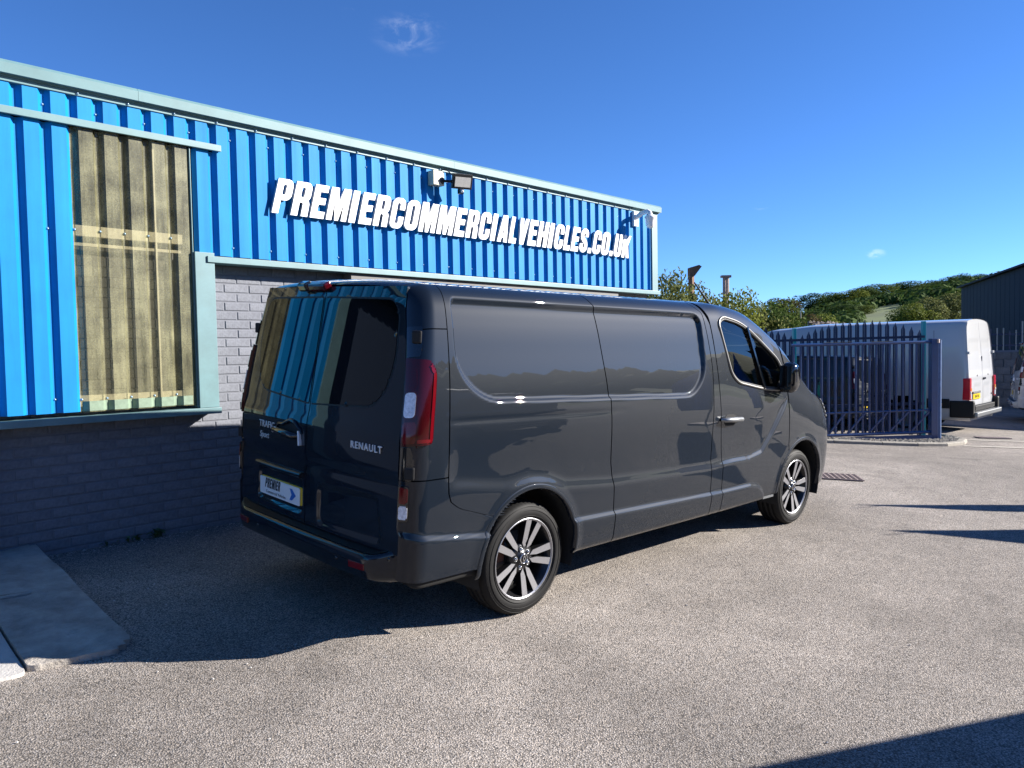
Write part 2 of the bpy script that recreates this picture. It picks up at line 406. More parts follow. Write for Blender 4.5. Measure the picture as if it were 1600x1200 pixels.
def to_mesh(name, V, F, smooth=True):
    me = bpy.data.meshes.new(name); me.from_pydata([tuple(map(float, v)) for v in V], [], [tuple(map(int, f)) for f in F])
    me.polygons.foreach_set('use_smooth', [smooth] * len(me.polygons)); me.update(); return me

def add_skirt(V, F, depth, ctr=None):
    """turn the open rims of a patch inwards, giving the panel its thickness"""
    from collections import Counter
    cnt = Counter(); dirn = {}
    for f in F:
        for i in range(len(f)):
            a, b = f[i], f[(i + 1) % len(f)]; cnt[frozenset((a, b))] += 1; dirn[frozenset((a, b))] = (a, b)
    nrm = np.zeros_like(V)
    for f in F:
        p = V[list(f)]; n = np.cross(p[1] - p[0], p[2] - p[0])
        for i in f: nrm[i] += n
    nrm /= np.linalg.norm(nrm, axis=1)[:, None] + 1e-12
    V = list(V); F = list(F); new = {}
    for e, c in cnt.items():
        if c != 1: continue
        a, b = dirn[e]; ids = []
        for k in (a, b):
            if k not in new:
                new[k] = (len(V), len(V) + 1); V.append(V[k].copy()); V.append(V[k] - nrm[k] * depth)
            ids.append(new[k])
        F.append((ids[1][0], ids[0][0], ids[0][1], ids[1][1]))
    return np.array(V), F

def grid_faces(nu, nv, flip=False):
    F = []
    for i in range(nu - 1):
        for j in range(nv - 1):
            q = (i*nv+j, (i+1)*nv+j, (i+1)*nv+j+1, i*nv+j+1); F.append(q[::-1] if flip else q)
    return F

def carve(U, W, F, poly, tol, keep_inside=False):
    """snap grid points (U,W) to a polygon outline and drop the faces inside (or outside) it"""
    sd, nx, nz = sd_poly(U, W, poly); m = np.abs(sd) < tol
    U = np.where(m, nx, U); W = np.where(m, nz, W)
    if keep_inside: good = [f for f in F if all(sd[i] < 0 or m[i] for i in f) and any(sd[i] < 0 and not m[i] for i in f) or
                            (all(m[i] for i in f) and sd_poly(np.array([U[list(f)].mean()]), np.array([W[list(f)].mean()]), poly)[0][0] < 0)]
    else: good = [f for f in F if not (all(sd[i] < 0 or m[i] for i in f) and (any(sd[i] < 0 and not m[i] for i in f) or
                  sd_poly(np.array([U[list(f)].mean()]), np.array([W[list(f)].mean()]), poly)[0][0] < 0))]
    return U, W, good, m
def compact(V, F):
    used = sorted({i for f in F for i in f}); mp = {k: i for i, k in enumerate(used)}
    return np.asarray(V)[used], [tuple(mp[i] for i in f) for f in F]

def side_patch(xa, xb, z0, z1, cell=.016, holes=(), smax=None, off=0.0, skirt=.016, s0=None):
    """a body-side panel between the shut lines xa(z), xb(z) and from height z0 to z1 (or section parameter smax)"""
    xm = (xa(1.0) + xb(1.0)) / 2
    sa = s0 if s0 is not None else s_of_z([xm], z0)[0]; sb = smax if smax is not None else s_of_z([xm], z1)[0]
    P, _ = sec(np.full(400, xm), np.linspace(sa, sb, 400)); L = np.r_[0, np.cumsum(np.hypot(*np.diff(P, axis=0).T))]
    nv = max(4, int(L[-1] / cell) + 1); s = np.interp(np.linspace(0, L[-1], nv), L, np.linspace(sa, sb, 400))
    zz = sec(np.full(nv, xm), s)[0][:, 1]
    a = np.array([xa(z) for z in zz]); b = np.array([xb(z) for z in zz]); nu = max(4, int(np.max(b - a) / cell) + 1)
    u = np.linspace(0, 1, nu)[:, None]; X = (a[None] * (1 - u) + b[None] * u).ravel(); S = np.tile(s, nu)
    F = grid_faces(nu, nv)
    for poly in holes:
        Z = sec(X, S)[0][:, 1]; X2, Z2, F, m = carve(X, Z, F, poly, cell * .55)
        if m.any(): S = S.copy(); S[m] = s_of_z(X2[m], Z2[m]); X = X2
    V = body(X, S, off); V, F = compact(V, F)
    if skirt: V, F = add_skirt(V, F, skirt)
    return V, F
def decal_patch(poly, cell=.015, off=.004, skirt=.006):
    """a piece that follows the body side inside an outline given in (x, z)"""
    poly = np.asarray(poly); lo, hi = poly.min(0) - .001, poly.max(0) + .001
    nu, nv = max(4, int((hi[0]-lo[0])/cell)+2), max(4, int((hi[1]-lo[1])/cell)+2)
    U, W = [g.ravel() for g in np.meshgrid(np.linspace(lo[0], hi[0], nu), np.linspace(lo[1], hi[1], nv), indexing='ij')]
    F = grid_faces(nu, nv); c = max((hi[0]-lo[0])/(nu-1), (hi[1]-lo[1])/(nv-1))
    U, W, F, m = carve(U, W, F, poly, c * .55, True)
    used = sorted({i for f in F for i in f}); mp = {k: i for i, k in enumerate(used)}; F = [tuple(mp[i] for i in f) for f in F]
    U, W = U[used], W[used]
    V = body(U, s_of_z(U, W), off)
    if skirt: V, F = add_skirt(V, F, skirt)
    return V, F
def mirror(V, F): V = np.asarray(V).copy(); V[:, 1] *= -1; return V, [f[::-1] for f in F]

def rear_x(y, z): return -.945 + lean(z) + .032 * (np.abs(y) / .86) ** 2.4
REAR_REC = round_poly([(.13,.535),(.13,.775),(.70,.800),(.74,.55)], .05)
PLATE_REC = round_poly([(.03,.56),(.03,.785),(.60,.785),(.62,.56)], .05)
def rear_disp(y, z):
    """y>0 left door (number plate), y<0 right door"""
    d = np.zeros_like(y)
    sdr, _, _ = sd_poly(-y, z, REAR_REC); d -= np.where(y < 0, .014 * sstep(0, 1, (-sdr + .002) / .020), 0)
    sdl, _, _ = sd_poly(y, z, PLATE_REC); d -= np.where(y > 0, .022 * sstep(0, 1, (-sdl + .002) / .020), 0)
    d += .010 * sstep(1.22, 1.10, z) * sstep(.80, .93, z)         # full waist
    d -= .012 * sstep(.82, .88, z) * (1 - sstep(.88, .965, z))    # crease above the recesses
    return d
def rear_pt(y, z, off=0.0):
    return np.stack([rear_x(y, z) - rear_disp(y, z) - off, y, z], 1)
def rear_edge(z):
    s = s_of_z(np.full(len(z), -1.0), np.minimum(z, 1.93)); V = body(np.full(len(z), -1.0), s); o = np.argsort(V[:, 2])
    return np.interp(z, V[o, 2], -V[o, 1])
def rear_decal(poly, cell=.014, off=.003, skirt=.005):
    poly = np.asarray(poly); lo, hi = poly.min(0) - .001, poly.max(0) + .001
    nu, nv = max(4, int((hi[0]-lo[0])/cell)+2), max(4, int((hi[1]-lo[1])/cell)+2)
    U, W = [g.ravel() for g in np.meshgrid(np.linspace(lo[0], hi[0], nu), np.linspace(lo[1], hi[1], nv), indexing='ij')]
    F = grid_faces(nu, nv, True); c = max((hi[0]-lo[0])/(nu-1), (hi[1]-lo[1])/(nv-1))
    U, W, F, m = carve(U, W, F, poly, c * .55, True)
    used = sorted({i for f in F for i in f}); mp = {k: i for i, k in enumerate(used)}; F = [tuple(mp[i] for i in f) for f in F]
    V = rear_pt(U[used], W[used], off)
    if skirt: V, F = add_skirt(V, F, skirt)
    return V, F

def text_mesh(txt, size, extrude=0.002, sp=1.0, shear=0.0, xs=1.0, offset=0.0):
    c = bpy.data.curves.new('lettering', 'FONT'); c.body = txt; c.size = size; c.extrude = extrude; c.space_character = sp; c.shear = shear; c.offset = offset
    c.align_x = 'CENTER'; c.align_y = 'CENTER'; c.resolution_u = 3
    o = bpy.data.objects.new('lettering', c); COL.objects.link(o)
    me = bpy.data.meshes.new_from_object(o.evaluated_get(bpy.context.evaluated_depsgraph_get())); bpy.data.objects.remove(o); bpy.data.curves.remove(c)
    if xs != 1.0: me.transform(Matrix.Diagonal((xs, 1, 1, 1)))
    return me

# heavy condensed capitals, drawn as outlines in a unit-height box
def _arc(cx, cy, r, a0, a1, n=7, ry=None): return [(cx + r*math.cos(math.radians(a0+(a1-a0)*i/n)), cy + (ry or r)*math.sin(math.radians(a0+(a1-a0)*i/n))) for i in range(n + 1)]
def _rr(x0, y0, x1, y1, r): return _arc(x1-r,y1-r,r,0,90) + _arc(x0+r,y1-r,r,90,180) + _arc(x0+r,y0+r,r,180,270) + _arc(x1-r,y0+r,r,270,360)
def _stroke(sp, w):
    sp = [Vector((a, b, 0)) for a, b in sp]; l = []; r = []
    for i, p in enumerate(sp):
        d = (sp[min(i+1, len(sp)-1)] - sp[max(i-1, 0)]).normalized(); n = Vector((-d.y, d.x, 0))
        l.append((p + n*w/2)[:2]); r.append((p - n*w/2)[:2])
    return l + r[::-1]
GLY = {
 'P': (.54, [[(0,0),(0,1)] + _arc(.35,.81,.19,90,0) + _arc(.35,.58,.19,0,-90) + [(.21,.39),(.21,0)], _rr(.21,.54,.325,.85,.055)]),
 'R': (.55, [[(0,0),(0,1)] + _arc(.36,.82,.18,90,0) + _arc(.36,.62,.18,0,-50) + [(.52,.42),(.54,.36),(.55,0),(.335,0),(.33,.36),(.30,.40),(.21,.40),(.21,0)], _rr(.21,.55,.33,.85,.055)]),
 'E': (.48, [[(0,0),(0,1),(.47,1),(.47,.80),(.21,.80),(.21,.61),(.44,.61),(.44,.42),(.21,.42),(.21,.20),(.48,.20),(.48,0)]]),
 'M': (.73, [[(0,0),(0,1),(.27,1),(.365,.45),(.46,1),(.73,1),(.73,0),(.54,0),(.54,.64),(.43,0),(.30,0),(.19,.64),(.19,0)]]),
 'I': (.21, [[(0,0),(0,1),(.21,1),(.21,0)]]),
 'C': (.53, [[(.53,.62)] + _arc(.33,.80,.20,0,90) + _arc(.20,.80,.20,90,180) + _arc(.20,.20,.20,180,270) + _arc(.33,.20,.20,270,360) + [(.53,.39),(.33,.39)] + _arc(.265,.22,.065,0,-180) + _arc(.265,.78,.065,180,0) + [(.33,.62)]]),
 'O': (.53, [_rr(0,0,.53,1,.21), _rr(.20,.17,.33,.83,.063)]),
 'A': (.57, [[(0,0),(.15,1),(.42,1),(.57,0),(.36,0),(.345,.17),(.225,.17),(.21,0)], [(.24,.33),(.285,.74),(.33,.33)]]),
 'L': (.44, [[(0,0),(0,1),(.21,1),(.21,.2),(.44,.2),(.44,0)]]),
 'V': (.56, [[(0,1),(.21,1),(.28,.36),(.35,1),(.56,1),(.40,0),(.16,0)]]),
 'H': (.56, [[(0,0),(0,1),(.21,1),(.21,.6),(.35,.6),(.35,1),(.56,1),(.56,0),(.35,0),(.35,.4),(.21,.4),(.21,0)]]),
 'S': (.53, [_stroke([(.43,.66),(.43,.76)] + _arc(.265,.77,.165,0,180,10,.135) + [(.10,.70),(.13,.61),(.22,.53),(.32,.46),(.40,.39),(.43,.31)] + _arc(.265,.235,.165,0,-180,10,.14) + [(.10,.36)], .20)]),
 '.': (.21, [[(0,0),(0,.21),(.21,.21),(.21,0)]]),
 'U': (.53, [[(0,1)] + _arc(.20,.20,.20,180,270) + _arc(.33,.20,.20,270,360) + [(.53,1),(.33,1)] + _arc(.265,.22,.065,0,-180) + [(.20,1)]]),
 'K': (.57, [[(0,0),(0,1),(.21,1),(.21,.62),(.35,1),(.57,1),(.40,.55),(.58,0),(.36,0),(.26,.36),(.21,.27),(.21,0)]]),
}
def glyph_mesh(ch, h, depth, slant=0.0, bevel=0.0, xs=1.0):
    """mesh in the XY plane (x right, y up), z = depth towards the reader"""
    c = bpy.data.curves.new('glyph', 'CURVE'); c.dimensions = '2D'; c.fill_mode = 'BOTH'; c.extrude = depth / 2; c.bevel_depth = bevel
    for loop in GLY[ch][1]:
        sp = c.splines.new('POLY'); sp.points.add(len(loop) - 1); sp.use_cyclic_u = True
        for p, (x, y) in zip(sp.points, loop): p.co = ((x * xs + y * slant) * h, y * h, 0, 1)
    o = bpy.data.objects.new('glyph', c); COL.objects.link(o)
    me = bpy.data.meshes.new_from_object(o.evaluated_get(bpy.context.evaluated_depsgraph_get())); bpy.data.objects.remove(o); bpy.data.curves.remove(c)
    return me

def PLACE(origin, xdir, ydir, scale=1.0):
    x = Vector(xdir).normalized(); y = Vector(ydir); y = (y - x * y.dot(x)).normalized(); z = x.cross(y); o = Vector(origin)
    return Matrix(((x.x*scale,y.x*scale,z.x*scale,o.x),(x.y*scale,y.y*scale,z.y*scale,o.y),(x.z*scale,y.z*scale,z.z*scale,o.z),(0,0,0,1)))
def const(v): return lambda z: v
def curve(zs, xs): return lambda z: float(np.interp(z, zs, xs))
GAP = .0045
# shut lines as x(z)
Q_LINE = curve([.30,.655,.66,.70,.737,.78,.83,.915,1.44,1.95], [-.30,-.30,-.34,-.46,-.578,-.641,-.659,-.661,-.672,-.695])
P_LINE = curve([.3,.375,.69,.86,1.29,1.85,1.945], [.79,.789,.770,.735,.714,.648,.58])
B1_LINE = curve([.3,.344,.70,.935,1.457,1.86,1.92,1.95], [1.986,1.985,1.975,1.968,1.965,1.915,1.83,1.80])
B2_LINE = curve([.3,.355,.70,.958,1.30,1.78,1.91,1.95], [2.146,2.146,2.14,2.092,2.05,1.995,1.915,1.88])
D_LINE = curve([.3,.72,1.19,1.95], [3.226,3.226,3.192,3.16])
F_END = const(4.30)
WINDOW = round_poly([(2.112,1.80),(2.20,1.842),(2.50,1.802),(2.78,1.672),(3.07,1.50),(3.135,1.40),(3.135,1.235),(2.78,1.255),(2.34,1.325),(2.235,1.40)], [.05,.05,.2,.25,.1,.05,.02,.2,.06,.06], 5)
def plus(f, d): return lambda z: f(z) + d

def add_both(root, name, VF, m, both=True, label=None):
    out = []
    for k, (V, F) in enumerate([VF, mirror(*VF)] if both else [VF]):
        o = link_obj(name, to_mesh(name, V, F), root, m); out.append(o)
        if label: o['label'] = label
    return out

def make_wheel(root, x, side):
    """one wheel; side -1 right, +1 left. centre axis along y"""
    cz = .338; yo = side * .915                               # outer face
    sg = side
    def ry(d): return yo - sg * d                             # d = depth inwards from the outer face
    # rim barrel is the part; the rest are its pieces
    mb = MB(); mb.lathe([(.246, ry(-.004)), (.240, ry(-.006)), (.236, ry(0)), (.229, ry(.006)), (.222, ry(.03)), (.206, ry(.05)), (.200, ry(.17)), (.242, ry(.205))], (x, 0, cz), 'y', 48)
    rim = mb.build('wheel', M['wheel_black'], root); fix_normals(rim.data)
    mb = MB(); mb.lathe([(.2465, ry(-.0045)), (.243, ry(-.0075)), (.238, ry(-.004)), (.233, ry(.001))], (x, 0, cz), 'y', 56); mb.build('rim_lip', M['silver'], rim)
    # tyre with grooves and cut shoulder blocks
    n = 144; prof = [(.244, .004), (.256, -.008), (.279, -.013), (.302, -.010), (.322, -.002), (.333, .007), (.339, .016), (.3435, .030), (.3445, .050), (.3375, .052), (.3375, .060), (.345, .062), (.345, .092),
                     (.3375, .094), (.3375, .103), (.345, .105), (.345, .138), (.3375, .140), (.3375, .149), (.3445, .151), (.343, .178), (.334, .194), (.31, .212), (.275, .216), (.244, .205)]
    vs = []; fs = []
    for i, (r, d) in enumerate(prof):
        for k in range(n):
            rr = r
            if k % 2 == 0 and i in (5, 6, 7, 8): rr -= (.004, .007, .007, .006)[i - 5]
            if k % 3 == 0 and i in (11, 12, 15, 16): rr -= .004
            if i == 2 and k % 36 in (4, 5, 6, 7, 8): rr += .001
            a = 2 * math.pi * k / n; z = cz + rr * math.sin(a)
            vs.append((x + rr * math.cos(a), ry(d), max(z, -.002)))
    for i in range(len(prof) - 1):
        for k in range(n): fs.append((i*n+k, i*n+(k+1)%n, (i+1)*n+(k+1)%n, (i+1)*n+k))
    t = MB(); t.add(vs, fs, True)
    for r0 in (.262, .296, .318): t.lathe([(r0 - .0018, ry(-.0095 if r0 > .3 else -.011)), (r0, ry(-.0145 if r0 < .31 else -.008)), (r0 + .0018, ry(-.0095 if r0 > .3 else -.011))], (x, 0, cz), 'y', 72)
    ty = t.build('tyre', M['rubber'], rim); fix_normals(ty.data)
    # brake disc and caliper seen through the spokes
    mb = MB(); mb.lathe([(.02, ry(.095)), (.150, ry(.095)), (.152, ry(.12)), (.02, ry(.12))], (x, 0, cz), 'y', 40); mb.build('brake_disc', M['disc'], rim)
    mb = MB(); mb.box((x - .13, ry(.10), cz + .05), (.06, .06, .13)); mb.build('brake_caliper', M['rust'], rim, bevel=.01)
    mb = MB(); mb.lathe([(.005, ry(.13)), (.225, ry(.13))], (x, 0, cz), 'y', 40); mb.build('brake_shield', M['inner_black'], rim)
    # five pairs of machined spokes
    def to3(px, pz, d, ang):
        c, s = math.cos(ang), math.sin(ang); u = (px * c - pz * s); w = (px * s + pz * c)
        return (x + (u if side < 0 else -u), ry(d), cz + w)
    for k in range(5):
        ang = math.radians(70 + 72 * k); body_mb = MB(); face = MB()
        for h in (-1, 1):
            # outline of one spoke, running out along +u: narrow heel, wide toe
            pts = [(.062, h*.011, .020), (.085, h*.038, .018), (.227, h*.071, .004), (.233, h*.027, .003), (.118, h*.0075, .014)]
            if h > 0: pts = pts[::-1]
            f0 = [to3(a, b, d, ang) for a, b, d in pts]; f1 = [to3(a, b, d + .045, ang) for a, b, d in pts]; nn = len(pts)
            body_mb.add(f0 + f1, [tuple(range(nn)), tuple(reversed(range(nn, 2*nn)))] + [(i, (i+1) % nn, nn + (i+1) % nn, nn + i) for i in range(nn)])
            ctr = [sum(q[j] for q in pts) / nn for j in range(3)]
            pf = [(ctr[0] + (a-ctr[0])*.985, ctr[1] + (b-ctr[1])*.97, d - .0025) for a, b, d in pts]
            g0 = [to3(a, b, d, ang) for a, b, d in pf]; g1 = [to3(a, b, d + .004, ang) for a, b, d in pf]
            face.add(g0 + g1, [tuple(range(nn)), tuple(reversed(range(nn, 2*nn)))] + [(i, (i+1) % nn, nn + (i+1) % nn, nn + i) for i in range(nn)])
        o = body_mb.build('spoke', M['wheel_black'], rim); fix_normals(o.data)
        o = face.build('spoke_face', M['silver'], rim); fix_normals(o.data)
    mb = MB(); mb.lathe([(.0, ry(.004)), (.026, ry(.004)), (.031, ry(.008)), (.034, ry(.016)), (.07, ry(.020)), (.09, ry(.024)), (.095, ry(.06))], (x, 0, cz), 'y', 32); o = mb.build('hub', M['wheel_black'], rim); fix_normals(o.data)
    mb = MB(); mb.lathe([(.026, ry(.0035)), (.0275, ry(.0015)), (.031, ry(.0035)), (.031, ry(.008))], (x, 0, cz), 'y', 28); mb.build('hub_ring', M['chrome'], rim)
    # diamond badge on the cap
    mb = MB()
    for (a, b) in (((0, .018), (.010, 0)), ((.010, 0), (0, -.018)), ((0, -.018), (-.010, 0)), ((-.010, 0), (0, .018))):
        mb.beam((x + a[0], ry(.0025), cz + a[1]), (x + b[0], ry(.0025), cz + b[1]), .004, .004, (0, 1, 0))
    mb.build('hub_badge', M['chrome'], rim)
    for k in range(5):
        a = math.radians(106 + 72 * k); mb = MB()
        mb.lathe([(.0, ry(.008)), (.007, ry(.008)), (.0095, ry(.010)), (.0095, ry(.022))], (x + .056 * math.cos(a), 0, cz + .056 * math.sin(a)), 'y', 12); mb.build('wheel_bolt', M['chrome'], rim)
        mb = MB(); mb.lathe([(.013, ry(.0175)), (.0145, ry(.015)), (.0145, ry(.024))], (x + .056 * math.cos(a), 0, cz + .056 * math.sin(a)), 'y', 12); mb.build('bolt_recess', M['satin_silver'], rim)

def make_van():
    root = empty('panel_van')
    P = M['paint']
    circ = lambda c: np.array([(c[0] + c[2]*math.cos(a), c[1] + c[2]*math.sin(a)) for a in np.linspace(0, 2*math.pi, 72, endpoint=False)])
    AR, AF = circ(ARCH_R), circ(ARCH_F)
    # ---- side panels, both sides
    add_both(root, 'bumper_corner', side_patch(const(-1.0), plus(Q_LINE, -GAP), .378, .912, holes=[AR]), P)
    add_both(root, 'rear_quarter', side_patch(const(-1.0), plus(Q_LINE, -GAP), .919, 1.697), P)
    add_both(root, 'roof_corner', side_patch(const(-1.0), plus(Q_LINE, -GAP), 1.703, 0, smax=12), P)
    add_both(root, 'side_panel', side_patch(plus(Q_LINE, GAP), plus(P_LINE, -GAP), 0, 0, s0=1.0, smax=12, holes=[AR], cell=.0125), P)
    add_both(root, 'sliding_door', side_patch(plus(P_LINE, GAP), plus(B1_LINE, -GAP), 0, 0, s0=1.0, smax=12, cell=.0125), P)
    add_both(root, 'door_pillar', side_patch(plus(B1_LINE, GAP), plus(B2_LINE, -GAP), 0, 0, s0=1.0, smax=12), P)
    doors = add_both(root, 'front_door', side_patch(plus(B2_LINE, GAP), plus(D_LINE, -GAP), 0, 0, s0=1.0, smax=11.2, holes=[WINDOW, AF], cell=.0125), P)
    add_both(root, 'front_wing', side_patch(plus(D_LINE, GAP), F_END, 0, 0, s0=1.0, smax=11.2, holes=[AF], cell=.0125), P)
    # rolled lips of the wheel arches
    for (cx, cz, R), a0, a1 in ((ARCH_R, -3, 186), (ARCH_F, -6, 184)):
        th = np.radians(np.linspace(a0, a1, 90)); rows = []
        for rr_, of in ((R + .026, .0008), (R + .020, .0035), (R + .002, .0040), (R - .003, .0025)):
            X_, Z_ = cx + rr_ * np.cos(th), cz + rr_ * np.sin(th); rows.append(body(X_, s_of_z(X_, np.maximum(Z_, .33)), of))
        inn = rows[-1].copy(); inn[:, 1] += .035; rows.append(inn)
        V = np.stack(rows, 1).reshape(-1, 3); add_both(root, 'arch_lip', (V, grid_faces(90, 5)), P)
    # ---- roof, windscreen pillars, screen, bonnet, nose (full width strips)
    def strip(name, xa, xb, sa, m, nx, ns=26, skirt=.012, off=0.0):
        X = np.linspace(xa, xb, nx); s = np.linspace(sa, 14, ns)
        V = body(np.repeat(X, ns), np.tile(s, nx), off); V2 = V.copy(); V2[:, 1] *= -1
        G = V.reshape(nx, ns, 3); G2 = V2.reshape(nx, ns, 3)[:, ::-1][:, 1:]; A = np.concatenate([G, G2], 1)
        V = A.reshape(-1, 3); F = grid_faces(nx, A.shape[1])
        if skirt: V, F = add_skirt(V, F, skirt)
        return link_obj(name, to_mesh(name, V, F), root, m)
    strip('roof', -1.0, 2.86, 12.06, P, 150)
    add_both(root, 'windscreen_pillar', side_patch(const(1.93), const(3.80), 0, 0, s0=11.22, smax=12.1), P)
    strip('windscreen', 2.90, 3.70, 12.15, M['cab_glass'], 30)
    strip('scuttle', 3.715, 3.80, 11.25, M['black_plastic'], 6)
    strip('bonnet', 3.81, 4.296, 11.25, P, 26)
    # nose
    X = np.linspace(4.303, 4.51, 16); s = np.linspace(0, 14, 60); V = body(np.repeat(X, 60), np.tile(s, 16)); G = V.reshape(16, 60, 3); G2 = G[:, ::-1][:, 1:].copy(); G2[..., 1] *= -1
    A = np.concatenate([G, G2], 1); V = A.reshape(-1, 3); F = grid_faces(16, A.shape[1]); c = len(V); V = np.vstack([V, [[4.522, 0, .60]]]); m0 = 15 * A.shape[1]
    F += [(m0 + i, c, m0 + i + 1) for i in range(A.shape[1] - 1)]
    link_obj('front_bumper', to_mesh('front_bumper', V, F), root, P)
    for zz, hw in ((.985, .50), (.93, .56), (.875, .58), (.82, .60)):
        mb = MB(); pts = [(4.47 - .05 * (y / hw) ** 2 + (.93 - zz) * .35, y, zz) for y in np.linspace(-hw, hw, 15)]; mb.tube(pts, .016, 6); mb.build('grille_bar', M['gloss_black'], root)
        mb = MB(); mb.tube([(a + .012, b, z - .012) for a, b, z in pts], .005, 6); mb.build('grille_trim', M['chrome'], root)
    mb = MB()
    for (a, b) in (((0, .10), (.06, 0)), ((.06, 0), (0, -.10)), ((0, -.10), (-.06, 0)), ((-.06, 0), (0, .10))):
        mb.beam((4.535, a[0], .90 + a[1]), (4.535, b[0], .90 + b[1]), .02, .024, (1, 0, 0))
    mb.build('nose_badge', M['chrome'], root)
    mb = MB(); mb.tube([(4.50 - .10 * (y / .7) ** 2, y, .42) for y in np.linspace(-.66, .66, 15)], .07, 8); mb.build('lower_grille', M['black_plastic'], root)
    mb = MB(); mb.box((4.545, 0, .545), (.012, .52, .111)); mb.build('front_plate', M['plate_white'], root)
    me = text_mesh('MD51 JX', .10, .001, xs=.9); me.transform(PLACE((4.5525, 0, .545), (0, 1, 0), (0, 0, 1))); link_obj('plate_lettering', me, root, M['ink'])
    # head lamps with louvres
    LAMP = round_poly([(3.945,1.150),(4.29,1.02),(4.29,.895),(4.10,.965)], .04)
    for o in add_both(root, 'headlight', decal_patch(LAMP, .012, .006), M['gloss_black']):
        pass
    for k in range(5):
        f = k / 4; LV = round_poly([(4.02 + .03*f, 1.098 - .145*f + .016), (4.285, 1.005 - .10*f + .012), (4.285, 1.005 - .10*f), (4.02 + .03*f, 1.098 - .145*f)], .003, 3)
        add_both(root, 'headlight_louvre', decal_patch(LV, .008, .012, .006), M['satin_silver'])
    # ---- side window: glass, frame trim, divider
    V, F = decal_patch(WINDOW, .02, -.010, 0)
    add_both(root, 'door_glass', (V, F), M['cab_glass'])
    trim = body(WINDOW[:, 0], s_of_z(WINDOW[:, 0], WINDOW[:, 1]), .002)
    for sg in (1, -1):
        pts = [(p[0], p[1] * sg, p[2]) for p in trim] ; mb = MB(); mb.tube(pts + [pts[0]], .0105, 6, cap=False); mb.build('window_trim', M['window_trim'], root)
        ins = WINDOW + (WINDOW.mean(0) - WINDOW) * np.array([.025, .05]); q = body(ins[:, 0], s_of_z(ins[:, 0], ins[:, 1]), -.004)
        pts = [(p[0], p[1] * sg, p[2]) for p in q]; mb = MB(); mb.tube(pts + [pts[0]], .011, 6, cap=False); mb.build('window_seal', M['black_plastic'], root)
        a, b = body(np.array([2.585, 2.745]), s_of_z([2.585, 2.745], [1.765, 1.262]), .002); mb = MB()
        mb.beam((a[0], a[1]*sg, a[2]), (b[0], b[1]*sg, b[2]), .020, .030, (0, 1, 0)); mb.build('window_divider', M['gloss_black'], root)
        # mirror triangle
    TRI = round_poly([(3.00,1.245),(3.145,1.24),(3.145,1.395),(3.10,1.42)], .01, 3)
    add_both(root, 'mirror_base', decal_patch(TRI, .02, .006), M['black_plastic'])
    for sg in (-1, 1):
        nu, nv = 24, 16; vs = []; fs = []
        for i in range(nu):
            a = 2 * math.pi * i / nu
            for j in range(nv):
                b = -math.pi/2 + math.pi * j / (nv - 1)
                se = lambda t, e: math.copysign(abs(t) ** e, t)
                px = .085 * se(math.cos(b), .6) * se(math.cos(a), .6); py = .070 * se(math.cos(b), .6) * se(math.sin(a), .6); pz = .128 * se(math.sin(b), .62)
                px += -.03 * (pz / .128) ** 2 if px > 0 else 0
                vs.append((3.03 + px, sg * (1.045 + py), 1.355 + pz))
        for i in range(nu):
            for j in range(nv - 1): fs.append((i*nv+j, ((i+1) % nu)*nv+j, ((i+1) % nu)*nv+j+1, i*nv+j+1))
        mb = MB(); mb.add(vs, fs, True); o = mb.build('door_mirror', M['gloss_black'], root); fix_normals(o.data)
        mb = MB(); mb.box((2.944, sg * 1.045, 1.355), (.004, .105, .20)); mb.build('mirror_glass', M['gloss_black'], o, bevel=.0015)
        mb = MB(); mb.tube([(3.06, sg*.93, 1.265), (3.06, sg*1.0, 1.262), (3.04, sg*1.03, 1.27)], [.045, .04, .04], 10); mb.build('mirror_arm', M['black_plastic'], o)
        # door handle: cup, grip
        CUP = round_poly([(2.13,.995),(2.13,1.085),(2.30,1.08),(2.30,.992)], .04)
    add_both(root, 'handle_cup', decal_patch(CUP, .012, .0015, .001), M['arch_black'])
    for sg in (-1, 1):
        mb = MB(); y = -sg * .0; pts = [(2.075, sg*.975, 1.048), (2.085, sg*1.003, 1.048), (2.20, sg*1.013, 1.045), (2.33, sg*1.005, 1.040), (2.345, sg*.975, 1.040)]
        mb.tube(pts, [.015, .019, .021, .019, .015], 10); mb.build('door_handle', M['satin_silver'], root)
    # ---- rear doors
    for sg, nm in ((1, 'rear_door'), (-1, 'rear_door')):
        z = np.linspace(.515, 1.922, 96); ye = rear_edge(z) - GAP; ny = 66
        u = np.linspace(0, 1, ny)[:, None]; Y = ((1-u) * GAP + u * ye[None]).ravel() * sg; Z = np.tile(z, ny)
        V = rear_pt(Y, Z); F = grid_faces(ny, len(z), sg > 0); V, F = add_skirt(V, F, .016)
        door = link_obj(nm, to_mesh(nm, V, F), root, P)
        G = [(.014,1.236),(.60,1.275),(.69,1.36),(.735,1.52),(.715,1.78),(.655,1.848),(.014,1.855)]
        rr = [.012,.08,.09,.2,.08,.05,.012]
        G2 = round_poly([(a * sg, b) for a, b in G], rr)
        seal = round_poly([(a * sg, b) for a, b in [(.010,1.226),(.605,1.263),(.702,1.355),(.748,1.52),(.727,1.786),(.660,1.860),(.010,1.865)]], rr)
        V, F = rear_decal(seal, .016, .0008, 0); link_obj('window_seal', to_mesh('window_seal', V, F), door, M['black_plastic'])
        V, F = rear_decal(G2, .016, .0035, .003); link_obj('rear_window', to_mesh('rear_window', V, F), door, M['privacy_glass'])
    ld = [o for o in root.children if o.name.startswith('rear_door')][0]; rd = [o for o in root.children if o.name.startswith('rear_door')][1]
